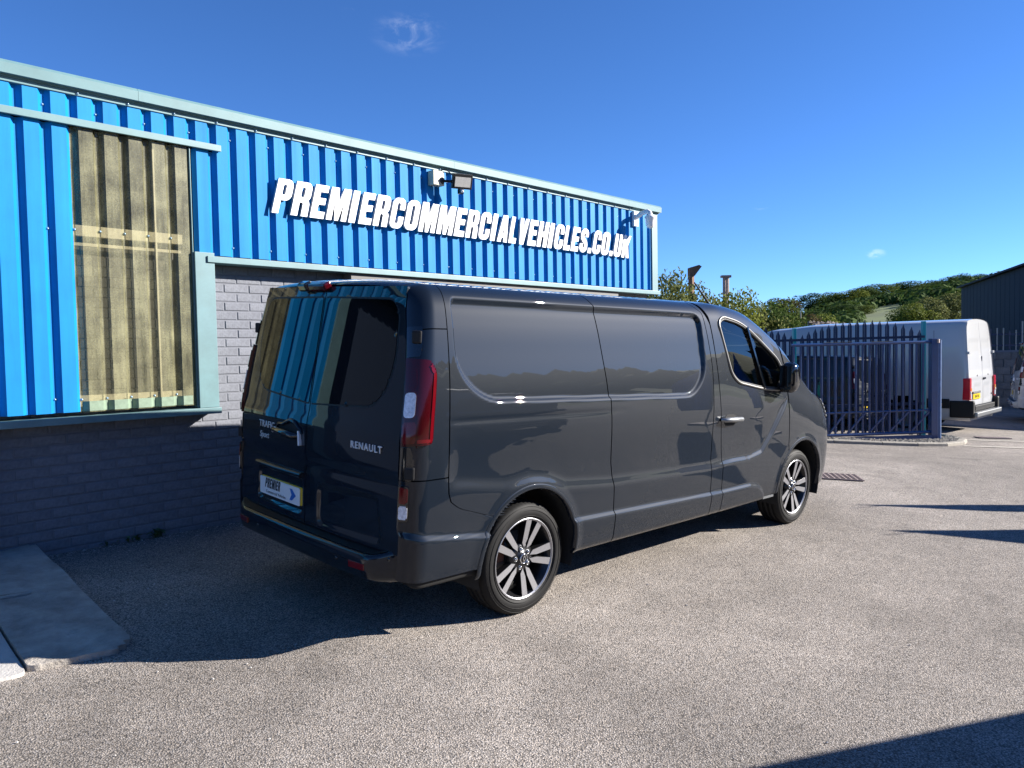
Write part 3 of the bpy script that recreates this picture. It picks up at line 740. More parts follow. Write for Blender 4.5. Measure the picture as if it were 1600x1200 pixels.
    # dark seam behind the doors and pillars: inner shell
    X = np.linspace(-1.0, 2.10, 70); s = np.linspace(1, 14, 70); V = body(np.repeat(X, 70), np.tile(s, 70), -.024); G = V.reshape(70, 70, 3); G2 = G[:, ::-1][:, 1:].copy(); G2[..., 1] *= -1
    A = np.concatenate([G, G2], 1)
    ring = lambda r: (r > 0)
    V = A.reshape(-1, 3); F = grid_faces(70, A.shape[1])
    cx = A[:, :, 0]
    F = [f for f in F if not any(all(np.hypot(V[i, 0] - c[0], V[i, 2] - c[1]) < c[2] + .03 for i in f) and abs(V[f[0], 1]) > .5 for c in (ARCH_R,))]
    link_obj('inner_shell', to_mesh('inner_shell', V, F), root, M['inner_black'])
    mb = MB(); zz = np.linspace(.45, 1.90, 16); yy = np.linspace(-.80, .80, 17)
    Y, Z = np.meshgrid(yy, zz, indexing='ij'); V = rear_pt(Y.ravel() * np.interp(Z.ravel(), [.45, 1.5, 1.9], [1.03, .97, .80]), Z.ravel(), -.045); link_obj('rear_bulkhead', to_mesh('rear_bulkhead', V, grid_faces(17, 16)), root, M['inner_black'])
    X = np.linspace(2.0, 4.25, 50); s = np.linspace(1, 5.6, 30); V = body(np.repeat(X, 30), np.tile(s, 50), -.03); F = grid_faces(50, 30)
    F = [f for f in F if not all(np.hypot(V[i, 0] - ARCH_F[0], V[i, 2] - ARCH_F[1]) < ARCH_F[2] + .03 for i in f)]
    add_both(root, 'door_lining', compact(V, F), M['inner_black'])
    # ---- rear lamps (tall clusters wrapped round the corners)
    TL = round_poly([(-.998,1.095),(-.792,1.105),(-.788,1.475),(-.825,1.535),(-.998,1.558)], [.01,.03,.05,.05,.01])
    for o in add_both(root, 'tail_light', decal_patch(TL, .012, .013, .016), M['dark_lens']): pass
    lamps = [o for o in root.children if o.name.startswith('tail_light')]
    def on_lamps(name, poly, m, off):
        V, F = decal_patch(poly, .010, off, .004)
        link_obj(name, to_mesh(name, V, F), lamps[0], m); V, F = mirror(V, F); link_obj(name, to_mesh(name, V, F), lamps[1], m)
    on_lamps('stop_lens', round_poly([(-.990,1.108),(-.905,1.112),(-.905,1.222),(-.990,1.222)], .015), M['red_lens'], .0165)
    on_lamps('reversing_lens', round_poly([(-.988,1.245),(-.918,1.245),(-.918,1.375),(-.988,1.375)], .025), M['clear_lens'], .0175)
    on_lamps('indicator_lens', round_poly([(-.990,1.40),(-.915,1.40),(-.925,1.50),(-.990,1.52)], .02), M['dark_lens'], .0165)
    on_lamps('lamp_edge', round_poly([(-.818,1.112),(-.799,1.114),(-.796,1.468),(-.832,1.522),(-.845,1.505),(-.816,1.46)], .008, 3), M['red_lens'], .0165)
    on_lamps('lamp_foot', round_poly([(-.895,1.112),(-.815,1.114),(-.815,1.132),(-.895,1.132)], .006, 3), M['red_lens'], .0165)
    # gloss black strips above and below the lamps, hinges
    add_both(root, 'lamp_surround', decal_patch(round_poly([(-.998,1.56),(-.905,1.558),(-.895,1.62),(-.895,1.715),(-.998,1.725)], .008, 3), .012, .005), M['gloss_black'])
    add_both(root, 'lamp_surround', decal_patch(round_poly([(-.998,.915),(-.915,.915),(-.905,1.02),(-.93,1.09),(-.998,1.09)], .008, 3), .012, .005), M['gloss_black'])
    for zc in (1.655, .955):
        h = body(np.array([-.925]), s_of_z([-.925], [zc]))[0]
        for sg in (1, -1):
            mb = MB(); mb.box((h[0] + .012, sg * (h[1] + .014), zc), (.085, .05, .066), Matrix.Rotation(sg * .75, 3, 'Z')); mb.build('door_hinge', M['black_plastic'], root, bevel=.008)
    # lower lamps in the bumper corners
    LL = round_poly([(-.998,.700),(-.925,.704),(-.930,.885),(-.998,.893)], .014)
    for o in add_both(root, 'bumper_light', decal_patch(LL, .010, .008, .01), M['gloss_black']): pass
    low = [o for o in root.children if o.name.startswith('bumper_light')]
    for poly, m, nm in ((round_poly([(-.990,.795),(-.934,.797),(-.937,.876),(-.990,.884)], .012), M['red_lens'], 'fog_lens'), (round_poly([(-.990,.712),(-.932,.714),(-.932,.785),(-.990,.785)], .012), M['clear_lens'], 'reflector_lens')):
        V, F = decal_patch(poly, .010, .011, .003); link_obj(nm, to_mesh(nm, V, F), low[0], m); V, F = mirror(V, F); link_obj(nm, to_mesh(nm, V, F), low[1], m)
    # high stop lamp on the roof edge of the left door
    mb = MB(); mb.box((-.822, .10, 1.925), (.05, .26, .045), Matrix.Rotation(-.5, 3, 'Y')); mb.build('high_stop_light', M['dark_lens'], root, bevel=.012)
    mb = MB(); mb.box((-.832, .215, 1.925), (.055, .10, .055), Matrix.Rotation(-.5, 3, 'Y')); mb.build('rear_camera', M['gloss_black'], root, bevel=.015)
    # ---- step bumper
    ny = 61; yy = np.linspace(-.93, .93, ny); vs = []
    prof = [(.05, .512), (0, .505), (-.050, .498), (-.066, .488), (-.072, .470), (-.070, .42), (-.062, .372), (-.03, .345), (.10, .335)]
    for y in yy:
        k = sstep(.66, .95, abs(y)); xb = -.945 + .085 * k ** 1.3 + .018 * (abs(y) / .93) ** 2
        zk = .055 * sstep(.70, .93, abs(y))
        for dx, z in prof: vs.append((xb + dx * (1 - .75 * k), y, z + (zk if z > .4 else zk * .6)))
    np_ = len(prof); fs = [(i*np_+j, i*np_+j+1, (i+1)*np_+j+1, (i+1)*np_+j) for i in range(ny - 1) for j in range(np_ - 1)]
    mb = MB(); mb.add(vs, fs, True); bump = mb.build('step_bumper', M['paint'], root); fix_normals(bump.data)
    mb = MB(); tv = []
    for y in np.linspace(-.80, .80, 41):
        k = sstep(.66, .95, abs(y)); xb = -.945 + .085 * k ** 1.3 + .018 * (abs(y) / .93) ** 2; zk = .055 * sstep(.70, .93, abs(y))
        for dx, z in ((.02, .5135), (-.02, .5065), (-.050, .5015)): tv.append((xb + dx * (1 - .75*k), y, z + zk))
    mb.add(tv, [(i*3+j, i*3+j+1, (i+1)*3+j+1, (i+1)*3+j) for i in range(40) for j in range(2)], True); o = mb.build('step_tread', M['black_plastic'], bump); fix_normals(o.data)
    for sg in (1, -1):
        mb = MB(); mb.box((-1.006, sg * .64, .430), (.012, .125, .036), Matrix.Rotation(-sg * .12, 3, 'Z')); mb.build('reflector', M['red_lens'], bump, bevel=.003)
    for y in (-.45, .45, -.85):
        mb = MB(); mb.lathe([(0, -.002), (.010, -.002), (.011, .004)], (-1.012 if abs(y) < .8 else -.952, y, .425 if abs(y) < .8 else .50), 'x', 14); mb.build('parking_sensor', M['gloss_black'], bump)
    # ---- rear door furniture
    Pt = lambda y, z, off=0: Vector(rear_pt(np.array([float(y)]), np.array([float(z)]), off)[0])
    def on_rear(me, y, z, off, name, m, parent):
        a = Pt(y + .03, z, off); b = Pt(y - .03, z, off); me.transform(PLACE(Pt(y, z, off), b - a, (0, 0, 1))); return link_obj(name, me, parent, m)
    HB = round_poly([(.05,1.00),(.05,1.065),(.12,1.105),(.22,1.085),(.34,1.075),(.35,1.01)], .02)
    V, F = rear_decal(HB, .012, .001, 0); link_obj('handle_cup', to_mesh('handle_cup', V, F), ld, M['arch_black'])
    mb = MB(); mb.tube([Pt(y, z, .004) for y, z in ((.35,1.058),(.33,1.078),(.27,1.080),(.23,1.098),(.18,1.114),(.13,1.104),(.09,1.078),(.06,1.066),(.05,1.045))], [.006,.010,.012,.013,.013,.013,.012,.010,.006], 8); mb.build('handle_brow', P, ld)
    mb = MB(); a, b = Pt(.335, 1.040, .028), Pt(.10, 1.030, .028); mb.tube([Pt(.345, 1.043, .0), a, (a + b)/2 + Vector((-.006, 0, 0)), b, Pt(.09, 1.028, 0)], [.016, .021, .023, .021, .016], 10); mb.build('rear_handle', M['gloss_black'], ld)
    mb = MB(); mb.beam(Pt(.068, 1.062, .006), Pt(.052, .975, .006), .012, .030, (1, 0, 0)); mb.build('diamond_badge', M['badge'], ld, bevel=.004)
    on_rear(text_mesh('TRAFIC', .060, .002, 1.08), .485, 1.052, .004, 'model_lettering', M['badge'], ld)
    on_rear(text_mesh('Sport', .056, .0015, 1.0, .2), .515, .985, .004, 'trim_lettering', M['badge'], ld)
    on_rear(text_mesh('RENAULT', .053, .003, 1.26, offset=.001), -.60, 1.052, .004, 'maker_lettering', M['badge'], rd)
    mb = MB(); a, b = Pt(.60, .80, .01), Pt(.03, .80, .01); mb.tube([a, (a+b)/2 + Vector((-.01, 0, 0)), b], .017, 8); mb.build('plate_lamp_bar', P, ld)
    # number plate: white trade plate over the yellow one
    q = Pt(.325, .658, 0); a, b = Pt(.58, .658), Pt(.07, .658); xd = (b - a).normalized()
    def plate(name, w, h, m, off, shift=(0, 0)):
        me = MB(); pl = round_poly([(-w/2, -h/2), (w/2, -h/2), (w/2, h/2), (-w/2, h/2)], .012, 3)
        me.prism(pl, lambda x, y: (x, y, 0), lambda x, y: (x, y, .004)); mm = me.mesh(name); mm.transform(PLACE(q + Vector((-off, 0, 0)) + xd * shift[0] + Vector((0, 0, shift[1])), xd, (0, 0, 1))); return link_obj(name, mm, ld, m)
    plate('yellow_plate', .520, .111, M['plate_yellow'], .004, (.012, .004)); wp = plate('number_plate', .515, .109, M['plate_white'], .012)
    o3 = q + Vector((-.0168, 0, 0)); x0 = -.19
    for ch in 'PREMIER':
        me = glyph_mesh(ch, .062, .0008, .22, xs=.72); me.transform(PLACE(o3 + xd * x0 + Vector((0, 0, -.010)), xd, (0, 0, 1))); link_obj('plate_letter', me, wp, M['ink']); x0 += (GLY[ch][0] * .72 + .10) * .062
    me = text_mesh('Commercial Vehicles', .0265, .0004, 1.12); me.transform(PLACE(o3 + xd * -.045 + Vector((0, 0, -.034)), xd, (0, 0, 1))); link_obj('plate_caption', me, wp, M['ink'])
    mb = MB(); ar = [(.135, .035), (.165, .035), (.212, 0), (.165, -.035), (.135, -.035), (.160, 0)]
    mb.prism(ar, lambda x, y: o3 + xd * x + Vector((0, 0, y)), lambda x, y: o3 + xd * x + Vector((-.0008, 0, y))); mb.build('plate_arrow', M['ink_blue'], wp)
    # ---- underbody, arch liners, interior
    mb = MB(); mb.bbox((-.85, -.80, .36), (-.42, .80, .52)); mb.bbox((.42, -.88, .335), (3.05, .88, .44)); mb.bbox((3.9, -.7, .30), (4.3, .7, .5)); mb.bbox((-.42, -.60, .40), (.42, .60, .5)); mb.bbox((3.05, -.6, .36), (3.95, .6, .5)); mb.build('floor_pan', M['inner_black'], root)
    for (cx, cz, R) in (ARCH_R, ARCH_F):
        for sg in (1, -1):
            mb = MB(); vs = []; na = 30
            for i in range(na + 1):
                a = math.radians(-20 + 220 * i / na)
                for y in (.955, .60): vs.append((cx + (R + .004) * math.cos(a), sg * y, cz + (R + .004) * math.sin(a)))
            fs = [(2*i, 2*i+1, 2*i+3, 2*i+2) for i in range(na)]; mb.add(vs, fs, True)
            c = len(mb.v); mb.v.append((cx, sg * .60, cz)); 
            for i in range(na): mb.f.append((2*i+1, 2*i+3, c)); mb.sm.append(False)
            mb.build('arch_liner', M['arch_black'], root)
    # bright strip under the sliding door
    for sg in (1, -1):
        mb = MB(); mb.beam((.42, sg*.93, .327), (3.06, sg*.93, .322), .020, .018); mb.build('sill_strip', M['satin_silver'], root)
    mb = MB(); mb.bbox((2.12, -.80, .45), (2.16, .80, 1.86)); mb.build('cab_bulkhead', M['trim_grey'], root)
    for y in (-.45, .18, .52):
        mb = MB(); mb.box((2.42, y, .78), (.50, .46 if y == -.45 else .34, .16)); mb.build('seat', M['seat'], root, bevel=.05)
        mb = MB(); mb.box((2.24, y, 1.16), (.14, .46 if y == -.45 else .34, .64), Matrix.Rotation(-.18, 3, 'Y')); mb.build('seat_back', M['seat'], root, bevel=.05)
        mb = MB(); mb.box((2.20, y, 1.56), (.09, .25, .17), Matrix.Rotation(-.12, 3, 'Y')); mb.build('headrest', M['seat'], root, bevel=.03)
    mb = MB(); mb.prism([(2.98, .75), (2.90, 1.14), (3.05, 1.24), (3.62, 1.22), (3.62, .75)], lambda x, z: (x, -.86, z), lambda x, z: (x, .86, z)); mb.build('dashboard', M['trim_grey'], root)
    mb = MB(); mb.lathe([(.19 + .014*math.cos(t), .014*math.sin(t)) for t in np.linspace(0, 2*math.pi, 9)], (0, 0, 0), 'z', 28); me = mb.mesh('steering_wheel'); me.transform(Matrix.Translation((2.82, -.42, 1.20)) @ Matrix.Rotation(math.radians(-58), 4, 'Y')); link_obj('steering_wheel', me, root, M['black_plastic'])
    # aerial
    mb = MB(); mb.tube([(2.60, -.50, 1.925), (2.585, -.50, 1.955)], [.02, .012], 10); mb.tube([(2.585, -.50, 1.952), (2.46, -.50, 2.04), (2.345, -.50, 2.118)], [.010, .008, .006], 8); mb.build('aerial', M['black_plastic'], root)
    for x in (0, WB):
        for sg in (-1, 1): make_wheel(root, x, sg)
    return root

VAN_M = Matrix(((0.998550, 0.053272, 0.007727), (-0.052704, 0.996745, -0.061001), (-0.010952, 0.060505, 0.998108)))
van = make_van()
van.rotation_euler = VAN_M.to_euler()
tag(van, 'dark metallic grey panel van parked beside the blue building, seen from its rear corner', 'van')
# ------------------------------------------------------------------ ground
def soft(v, lo, hi, k=3.0):
    """v inside [lo,hi], easing to a constant outside"""
    if v > hi: return hi + k * (1 - math.exp(-(v - hi) / k))
    if v < lo: return lo - k * (1 - math.exp(-(lo - v) / k))
    return v
def smooth(a, b, x): t = min(max((x - a) / (b - a), 0), 1); return t * t * (3 - 2 * t)
def yard_z(x, y):
    z = 0.061116 * soft(y, -9, 3.0) - 0.007742 * soft(x, -9, 12)
    D = (x - CAM.x) * .74 + (y - CAM.y) * .673
    z -= .150 * smooth(10.0, 14.0, D) + .20 * smooth(13.5, 19, D) + .12 * smooth(18, 30, D)
    return z
def land_z(x, y):
    z = yard_z(x, y) - .03
    D = (x - CAM.x) * .74 + (y - CAM.y) * .673; lat = (x - CAM.x) * .673 - (y - CAM.y) * .74
    r = math.hypot(x - CAM.x, y - CAM.y)
    # wooded hill beyond the road, rising to the right
    if D > 60:
        th = min(max(lat / D, .10), .75); ridge = 13.7 + (th - .339) / .207 * 11.5
        t = min(max((D - 70) / 270, 0), 1.0); z += max(ridge, 4) * (t ** 1.15)
        z -= 10 * smooth(420, 800, D)
    # long hill across the valley behind the camera
    a = -(y - CAM.y) * .85 + (x - CAM.x) * .25
    z += 34 * smooth(70, 230, a)
    if r > 60: z += 1.2 * math.sin(x * .021 + 1.3) * math.cos(y * .017)
    return z

def node_mat(name):
    m = bpy.data.materials.new(name); m.use_nodes = True; return m, m.node_tree.nodes, m.node_tree.links
def asphalt(name):
    m, n, L = node_mat(name); b = n['Principled BSDF']; b.inputs['Roughness'].default_value = .92; b.inputs['Specular IOR Level'].default_value = .25
    tc = n.new('ShaderNodeTexCoord'); co = tc.outputs['Object']
    def vor(scale, feat='F1'):
        v = n.new('ShaderNodeTexVoronoi'); v.inputs['Scale'].default_value = scale; v.feature = feat; L.new(co, v.inputs['Vector']); return v
    def noi(scale, det=5, rough=.6):
        v = n.new('ShaderNodeTexNoise'); v.inputs['Scale'].default_value = scale; v.inputs['Detail'].default_value = det; v.inputs['Roughness'].default_value = rough; L.new(co, v.inputs['Vector']); return v
    def mrange(src, a, b_, c, d, sm=False):
        r = n.new('ShaderNodeMapRange'); r.inputs[1].default_value = a; r.inputs[2].default_value = b_; r.inputs[3].default_value = c; r.inputs[4].default_value = d
        if sm: r.interpolation_type = 'SMOOTHSTEP'
        L.new(src, r.inputs[0]); return r.outputs[0]
    def mul(a, b_):
        k = n.new('ShaderNodeMath'); k.operation = 'MULTIPLY'; L.new(a, k.inputs[0]); L.new(b_, k.inputs[1]); return k.outputs[0]
    v1 = vor(125.0); sep = n.new('ShaderNodeSeparateColor'); L.new(v1.outputs['Color'], sep.inputs[0])
    stone = mrange(sep.outputs[0], 0, 1, .62, 1.38)
    pits = mrange(v1.outputs['Distance'], .32, .80, 1.0, .34)          # binder between the chippings
    v2 = vor(230.0); sep2 = n.new('ShaderNodeSeparateColor'); L.new(v2.outputs['Color'], sep2.inputs[0]); fine = mrange(sep2.outputs[1], 0, 1, .75, 1.25)
    val = mul(mul(stone, pits), fine)
    big = mrange(noi(.55, 6, .65).outputs['Fac'], .3, .7, .74, 1.14); mid = mrange(noi(3.5, 5).outputs['Fac'], .3, .7, .86, 1.10)
    val = mul(mul(val, big), mid)
    # darker oil and damp marks
    st = mrange(noi(.9, 7, .7).outputs['Fac'], .56, .72, 1.0, .70, True); val = mul(val, st)
    du = mrange(noi(.23, 8, .6).outputs['Fac'], .42, .66, .88, 1.16, True); val = mul(val, du)     # trafficked and dusty areas
    ramp = n.new('ShaderNodeMixRGB'); ramp.inputs[1].default_value = (.345, .296, .250, 1); ramp.inputs[2].default_value = (.308, .282, .258, 1); L.new(sep.outputs[2], ramp.inputs[0])
    vm = n.new('ShaderNodeVectorMath'); vm.operation = 'SCALE'; L.new(ramp.outputs[0], vm.inputs[0]); L.new(val, vm.inputs['Scale']); L.new(vm.outputs[0], b.inputs['Base Color'])
    hh = n.new('ShaderNodeMath'); hh.operation = 'SUBTRACT'; hh.inputs[0].default_value = 1.0; L.new(v1.outputs['Distance'], hh.inputs[1])
    hs = mul(hh.outputs[0], mrange(sep.outputs[1], 0, 1, .5, 1.0))
    bp = n.new('ShaderNodeBump'); bp.inputs['Strength'].default_value = .75; bp.inputs['Distance'].default_value = .006; L.new(hs, bp.inputs['Height']); L.new(bp.outputs[0], b.inputs['Normal'])
    return m
M['asphalt'] = asphalt('worn_asphalt')
def field_mat():
    m, n, L = node_mat('hill_grass'); b = n['Principled BSDF']; b.inputs['Roughness'].default_value = .95
    tc = n.new('ShaderNodeTexCoord'); nz = n.new('ShaderNodeTexNoise'); nz.inputs['Scale'].default_value = .06; nz.inputs['Detail'].default_value = 8; L.new(tc.outputs['Object'], nz.inputs['Vector'])
    cr_ = n.new('ShaderNodeValToRGB'); cr_.color_ramp.elements[0].position = .35; cr_.color_ramp.elements[0].color = (.055, .075, .02, 1); cr_.color_ramp.elements[1].position = .65; cr_.color_ramp.elements[1].color = (.13, .17, .04, 1)
    L.new(nz.outputs['Fac'], cr_.inputs[0]); L.new(cr_.outputs[0], b.inputs['Base Color']); return m
M['field'] = field_mat()

def sheet(name, xs, ys, zf, m):
    V = [(x, y, zf(x, y)) for x in xs for y in ys]; mb = MB(); mb.add(V, grid_faces(len(xs), len(ys)), True)
    o = mb.build(name, m); o['kind'] = 'structure'; return o
xs = sorted(set([-34 + 2 * i for i in range(40)])); ys = sorted(set([-34 + 2 * i for i in range(36)]))
yard = sheet('yard', list(np.arange(-34, 46, 1.0)), list(np.arange(-34, 36, 1.0)), yard_z, M['asphalt'])
# terrain to the horizon
rr = [0, 15, 25, 32] + [32 * 1.085 ** k for k in range(1, 46)]; na = 144; V = []; F = []
for r in rr:
    for k in range(na):
        a = 2 * math.pi * k / na; x, y = CAM.x + 8 + r * math.cos(a), CAM.y + r * math.sin(a); V.append((x, y, land_z(x, y) - (.12 if r < 33 else 0)))
for i in range(len(rr) - 1):
    for k in range(na): F.append((i*na+k, (i+1)*na+k, (i+1)*na+(k+1)%na, i*na+(k+1)%na))
mb = MB(); mb.add(V, F, True); o = mb.build('hillside_terrain', M['field']); o['kind'] = 'structure'

# ------------------------------------------------------------------ blue trade building
YC = 1.990          # crest of the cladding
YB = 2.115          # face of the brickwork
BX0, BX1 = -9.0, 6.16
M['blue'] = mat('blue_coated_steel', (0.002, 0.182, 0.475), 0.55, noise=(3.0, .10), bump=(40, .03, .002), spec=.2)
add_streak(M['blue'], (9, 9, .5), .80, 1.10)
M['trimgreen'] = mat('pale_green_flashing', (0.125, 0.225, 0.24), 0.40, noise=(6, .08))
add_streak(M['trimgreen'], (4, 4, 6), .80, 1.08)
M['brick'] = mat('painted_brick', (0.165, 0.172, 0.195), 0.8, spec=.25, noise=(26, .22, 10), bump=(110, .8, .004), var=.07)
M['mortar'] = mat('painted_mortar', (0.160, 0.166, 0.188), 0.85, spec=.2, bump=(90, .5, .004))
M['timber'] = mat('pale_timber', (0.86, 0.84, 0.78), 0.7, noise=(30, .2))
M['screw'] = mat('zinc_screw', (0.30, 0.42, 0.52), 0.35, .6)
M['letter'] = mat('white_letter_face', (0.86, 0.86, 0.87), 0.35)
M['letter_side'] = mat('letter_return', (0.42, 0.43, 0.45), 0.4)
M['concrete'] = mat('concrete', (0.36, 0.325, 0.285), 0.95, spec=.2, noise=(6, .42, 14), bump=(45, .9, .014))
M['concrete_pale'] = mat('pale_concrete', (0.42, 0.40, 0.375), 0.9, noise=(5, .2, 9), bump=(80, .6, .008))
M['shutter'] = mat('shutter_steel', (0.04, 0.055, 0.09), 0.45)
M['grey_sheet'] = mat('grey_sheet', (0.10, 0.095, 0.09), 0.6)

def grp_mat():
    """weathered translucent sheet: fibre flecks, algae streaks, lets some light and shapes through"""
    m, n, L = node_mat('weathered_translucent_sheet'); b = n['Principled BSDF']; out = n['Material Output']
    tc = n.new('ShaderNodeTexCoord'); mp = n.new('ShaderNodeMapping'); mp.inputs['Scale'].default_value = (14, 14, 1.2); L.new(tc.outputs['Object'], mp.inputs[0])
    st = n.new('ShaderNodeTexNoise'); st.inputs['Scale'].default_value = 1.6; st.inputs['Detail'].default_value = 9; st.inputs['Roughness'].default_value = .75; L.new(mp.outputs[0], st.inputs['Vector'])
    fl = n.new('ShaderNodeTexNoise'); fl.inputs['Scale'].default_value = 85; fl.inputs['Detail'].default_value = 3; L.new(tc.outputs['Object'], fl.inputs['Vector'])
    bl = n.new('ShaderNodeTexNoise'); bl.inputs['Scale'].default_value = 5.5; bl.inputs['Detail'].default_value = 7; L.new(tc.outputs['Object'], bl.inputs['Vector'])
    ad = n.new('ShaderNodeMath'); ad.operation = 'ADD'; L.new(st.outputs['Fac'], ad.inputs[0]); L.new(bl.outputs['Fac'], ad.inputs[1])
    a2 = n.new('ShaderNodeMath'); a2.operation = 'MULTIPLY_ADD'; a2.inputs[1].default_value = .55; L.new(fl.outputs['Fac'], a2.inputs[0]); L.new(ad.outputs[0], a2.inputs[2])
    cr_ = n.new('ShaderNodeValToRGB'); e = cr_.color_ramp.elements
    e[0].position = .98; e[0].color = (.068, .066, .038, 1); e[1].position = 1.0; e[1].color = (.33, .315, .175, 1)
    mr = n.new('ShaderNodeMapRange'); mr.inputs[1].default_value = .85; mr.inputs[2].default_value = 1.75; L.new(a2.outputs[0], mr.inputs[0])
    e[0].position = .15; e[1].position = .9
    L.new(mr.outputs[0], cr_.inputs[0]); L.new(cr_.outputs[0], b.inputs['Base Color']); b.inputs['Roughness'].default_value = .38; b.inputs['Coat Weight'].default_value = .25; b.inputs['Coat Roughness'].default_value = .2
    tr = n.new('ShaderNodeBsdfTransparent'); tr.inputs[0].default_value = (.95, .9, .72, 1)
    mx = n.new('ShaderNodeMixShader'); mf = n.new('ShaderNodeMapRange'); mf.inputs[1].default_value = 0; mf.inputs[2].default_value = 1; mf.inputs[3].default_value = .54; mf.inputs[4].default_value = .28
    L.new(mr.outputs[0], mf.inputs[0]); L.new(mf.outputs[0], mx.inputs[0]); L.new(b.outputs[0], mx.inputs[1]); L.new(tr.outputs[0], mx.inputs[2]); L.new(mx.outputs[0], out.inputs[0])
    return m
M['grp'] = grp_mat()

building = empty('trade_building', (2.0, YC, .12))
tag(building, 'low trade building with blue ribbed cladding above painted grey brick', 'building')
def bpart(mb, name, m, parent=None, bevel=0):
    """builds in world coordinates under the building"""
    me_o = mb.build(name, m, None, bevel); par = parent or building
    off = -Vector(building.location); me_o.data.transform(Matrix.Translation(off)); me_o.parent = par
    return me_o

PITCH = .172; PH = -1.747
PROF = [(0, 0), (.094, 0), (.122, .035), (.142, .035), (.172, 0)]     # (along, depth)
def clad(x0, x1, z0, z1, thick=.0012):
    pts = []; k = math.floor((x0 - PH) / PITCH) - 1
    while PH + k * PITCH < x1 + PITCH:
        for (u, d) in PROF[:-1]: pts.append((PH + k * PITCH + u, d))
        k += 1
    P2 = []
    for (a, da), (b, db) in zip(pts, pts[1:]):
        if b < x0 or a > x1: continue
        def at_(x): t = (x - a) / (b - a); return da + (db - da) * t
        if a < x0: P2.append((x0, at_(x0)))
        elif not P2 or P2[-1][0] < a - 1e-6: P2.append((a, da))
        P2.append((min(b, x1), at_(min(b, x1))))
    V = []; F = []
    for (x, d) in P2: V += [(x, YC + d, z0), (x, YC + d, z1)]
    for i in range(len(P2) - 1): F.append((2*i, 2*i+2, 2*i+3, 2*i+1))
    mb = MB(); mb.add(V, F); return mb
ZT0, ZT1 = 2.33, 3.395          # upper band of cladding
ZW0, ZW1 = 1.150, 3.155         # deep band with the window
SHEET = PITCH * 6
def sheets(x0, x1, z0, z1):
    x = x0
    while x < x1 - .01:
        e = min(x1, x + SHEET); bpart(clad(x, e, z0, z1), 'cladding_sheet', M['blue']); x = e
sheets(-.395, BX1 - .12, ZT0, ZT1)                       # right, above the brick
sheets(-2.06, -.395, ZW1 + .02, ZT1)                     # strip above the window rail
bpart(clad(-2.06, -1.452, ZW0, ZW1), 'cladding_sheet', M['blue'])
bpart(clad(-.570, -.395, ZT0 - .02, ZW1), 'cladding_sheet', M['blue'])
sheets(BX0, -5.2, .9, ZT1); sheets(-5.2, -2.06, 2.75, ZT1)
# translucent window sheet and the timbers behind it
win = bpart(clad(-1.452, -.598, ZW0 - .005, ZW1), 'window', M['grp'])
mb = MB(); mb.bbox((-1.45, 2.027, 2.400), (-.66, 2.085, 2.475)); bpart(mb, 'timber_rail', M['timber'], win)
mb = MB(); mb.bbox((-1.50, 2.035, 2.33), (-.66, 2.06, 2.352)); bpart(mb, 'timber_rail', M['timber'], win)
mb = MB(); mb.bbox((-1.50, 2.045, 1.15), (-.63, 2.10, 1.262)); bpart(mb, 'timber_rail', M['timber'], win)
mb = MB(); mb.bbox((-.872, 2.030, 1.2), (-.858, 2.05, 3.1)); bpart(mb, 'timber_stop', M['timber'], win)
mb = MB(); mb.bbox((-1.42, 1.9905, 1.155), (-.64, 1.9935, 1.235))
mb = clad(-1.440, -.640, 1.152, 1.222)
for i, v in enumerate(mb.v): mb.v[i] = (v[0], v[1] - .004, v[2])
bpart(mb, 'foam_closer', mat('pale_green_closer', (.17, .235, .165), .6, noise=(20, .25)), win)
mb = MB(); mb.bbox((-1.9, 2.55, .9), (-.3, 2.57, 3.3)); bpart(mb, 'dark_lining', M['inner_black'], win)
# flashings
def trim(x0, x1, y0, y1, z0, z1, name='flashing', m='trimgreen', bevel=.003):
    mb = MB(); mb.bbox((x0, y0, z0), (x1, y1, z1)); return bpart(mb, name, M[m], None, bevel)
# parapet capping: sloping face that returns under
def cap(x0, x1):
    mb = MB(); pr = [(1.935, 3.413), (1.930, 3.480), (1.950, 3.502), (2.35, 3.520), (2.35, 3.40), (1.972, 3.40), (1.972, 3.413)]
    mb.prism(pr, lambda y, z: (x0, y, z), lambda y, z: (x1, y, z)); o = bpart(mb, 'parapet_capping', M['trimgreen']); fix_normals(o.data)
for a, b in ((BX0, -4.6), (-4.598, -1.0), (-.998, 2.2), (2.202, 5.4), (5.402, 6.21)): cap(a, b)
trim(BX0, BX1 + .02, 1.980, 2.02, 3.372, 3.3995)                              # drip strip under the capping
trim(-4.0, -.350, 1.955, 1.985, ZW1, ZW1 + .050)                         # rail over the window
trim(-.500, BX1 + .02, 1.945, 2.10, 2.268, 2.318)                        # drip trim under the upper band
trim(BX1 - .14, BX1, 1.972, 2.04, 2.3185, 3.371)                         # corner flashing
trim(BX1 - .03, BX1, 2.041, 12.0, 2.32, 3.39, 'side_cladding')
trim(-.598, -.437, 1.958, 2.09, 1.120, 2.345, 'window_jamb')             # pale post beside the window
trim(-2.16, -.430, 1.935, 2.11, 1.070, 1.1185, 'window_sill')            # sill under the cladding
trim(-2.21, -2.06, 1.96, 2.09, .12, 2.75, 'door_post')                    # post of the loading door round the corner of view
# edge of the window sheet
trim(-.606, -.5985, 1.978, 2.03, 1.125, 3.15, 'sheet_edge')
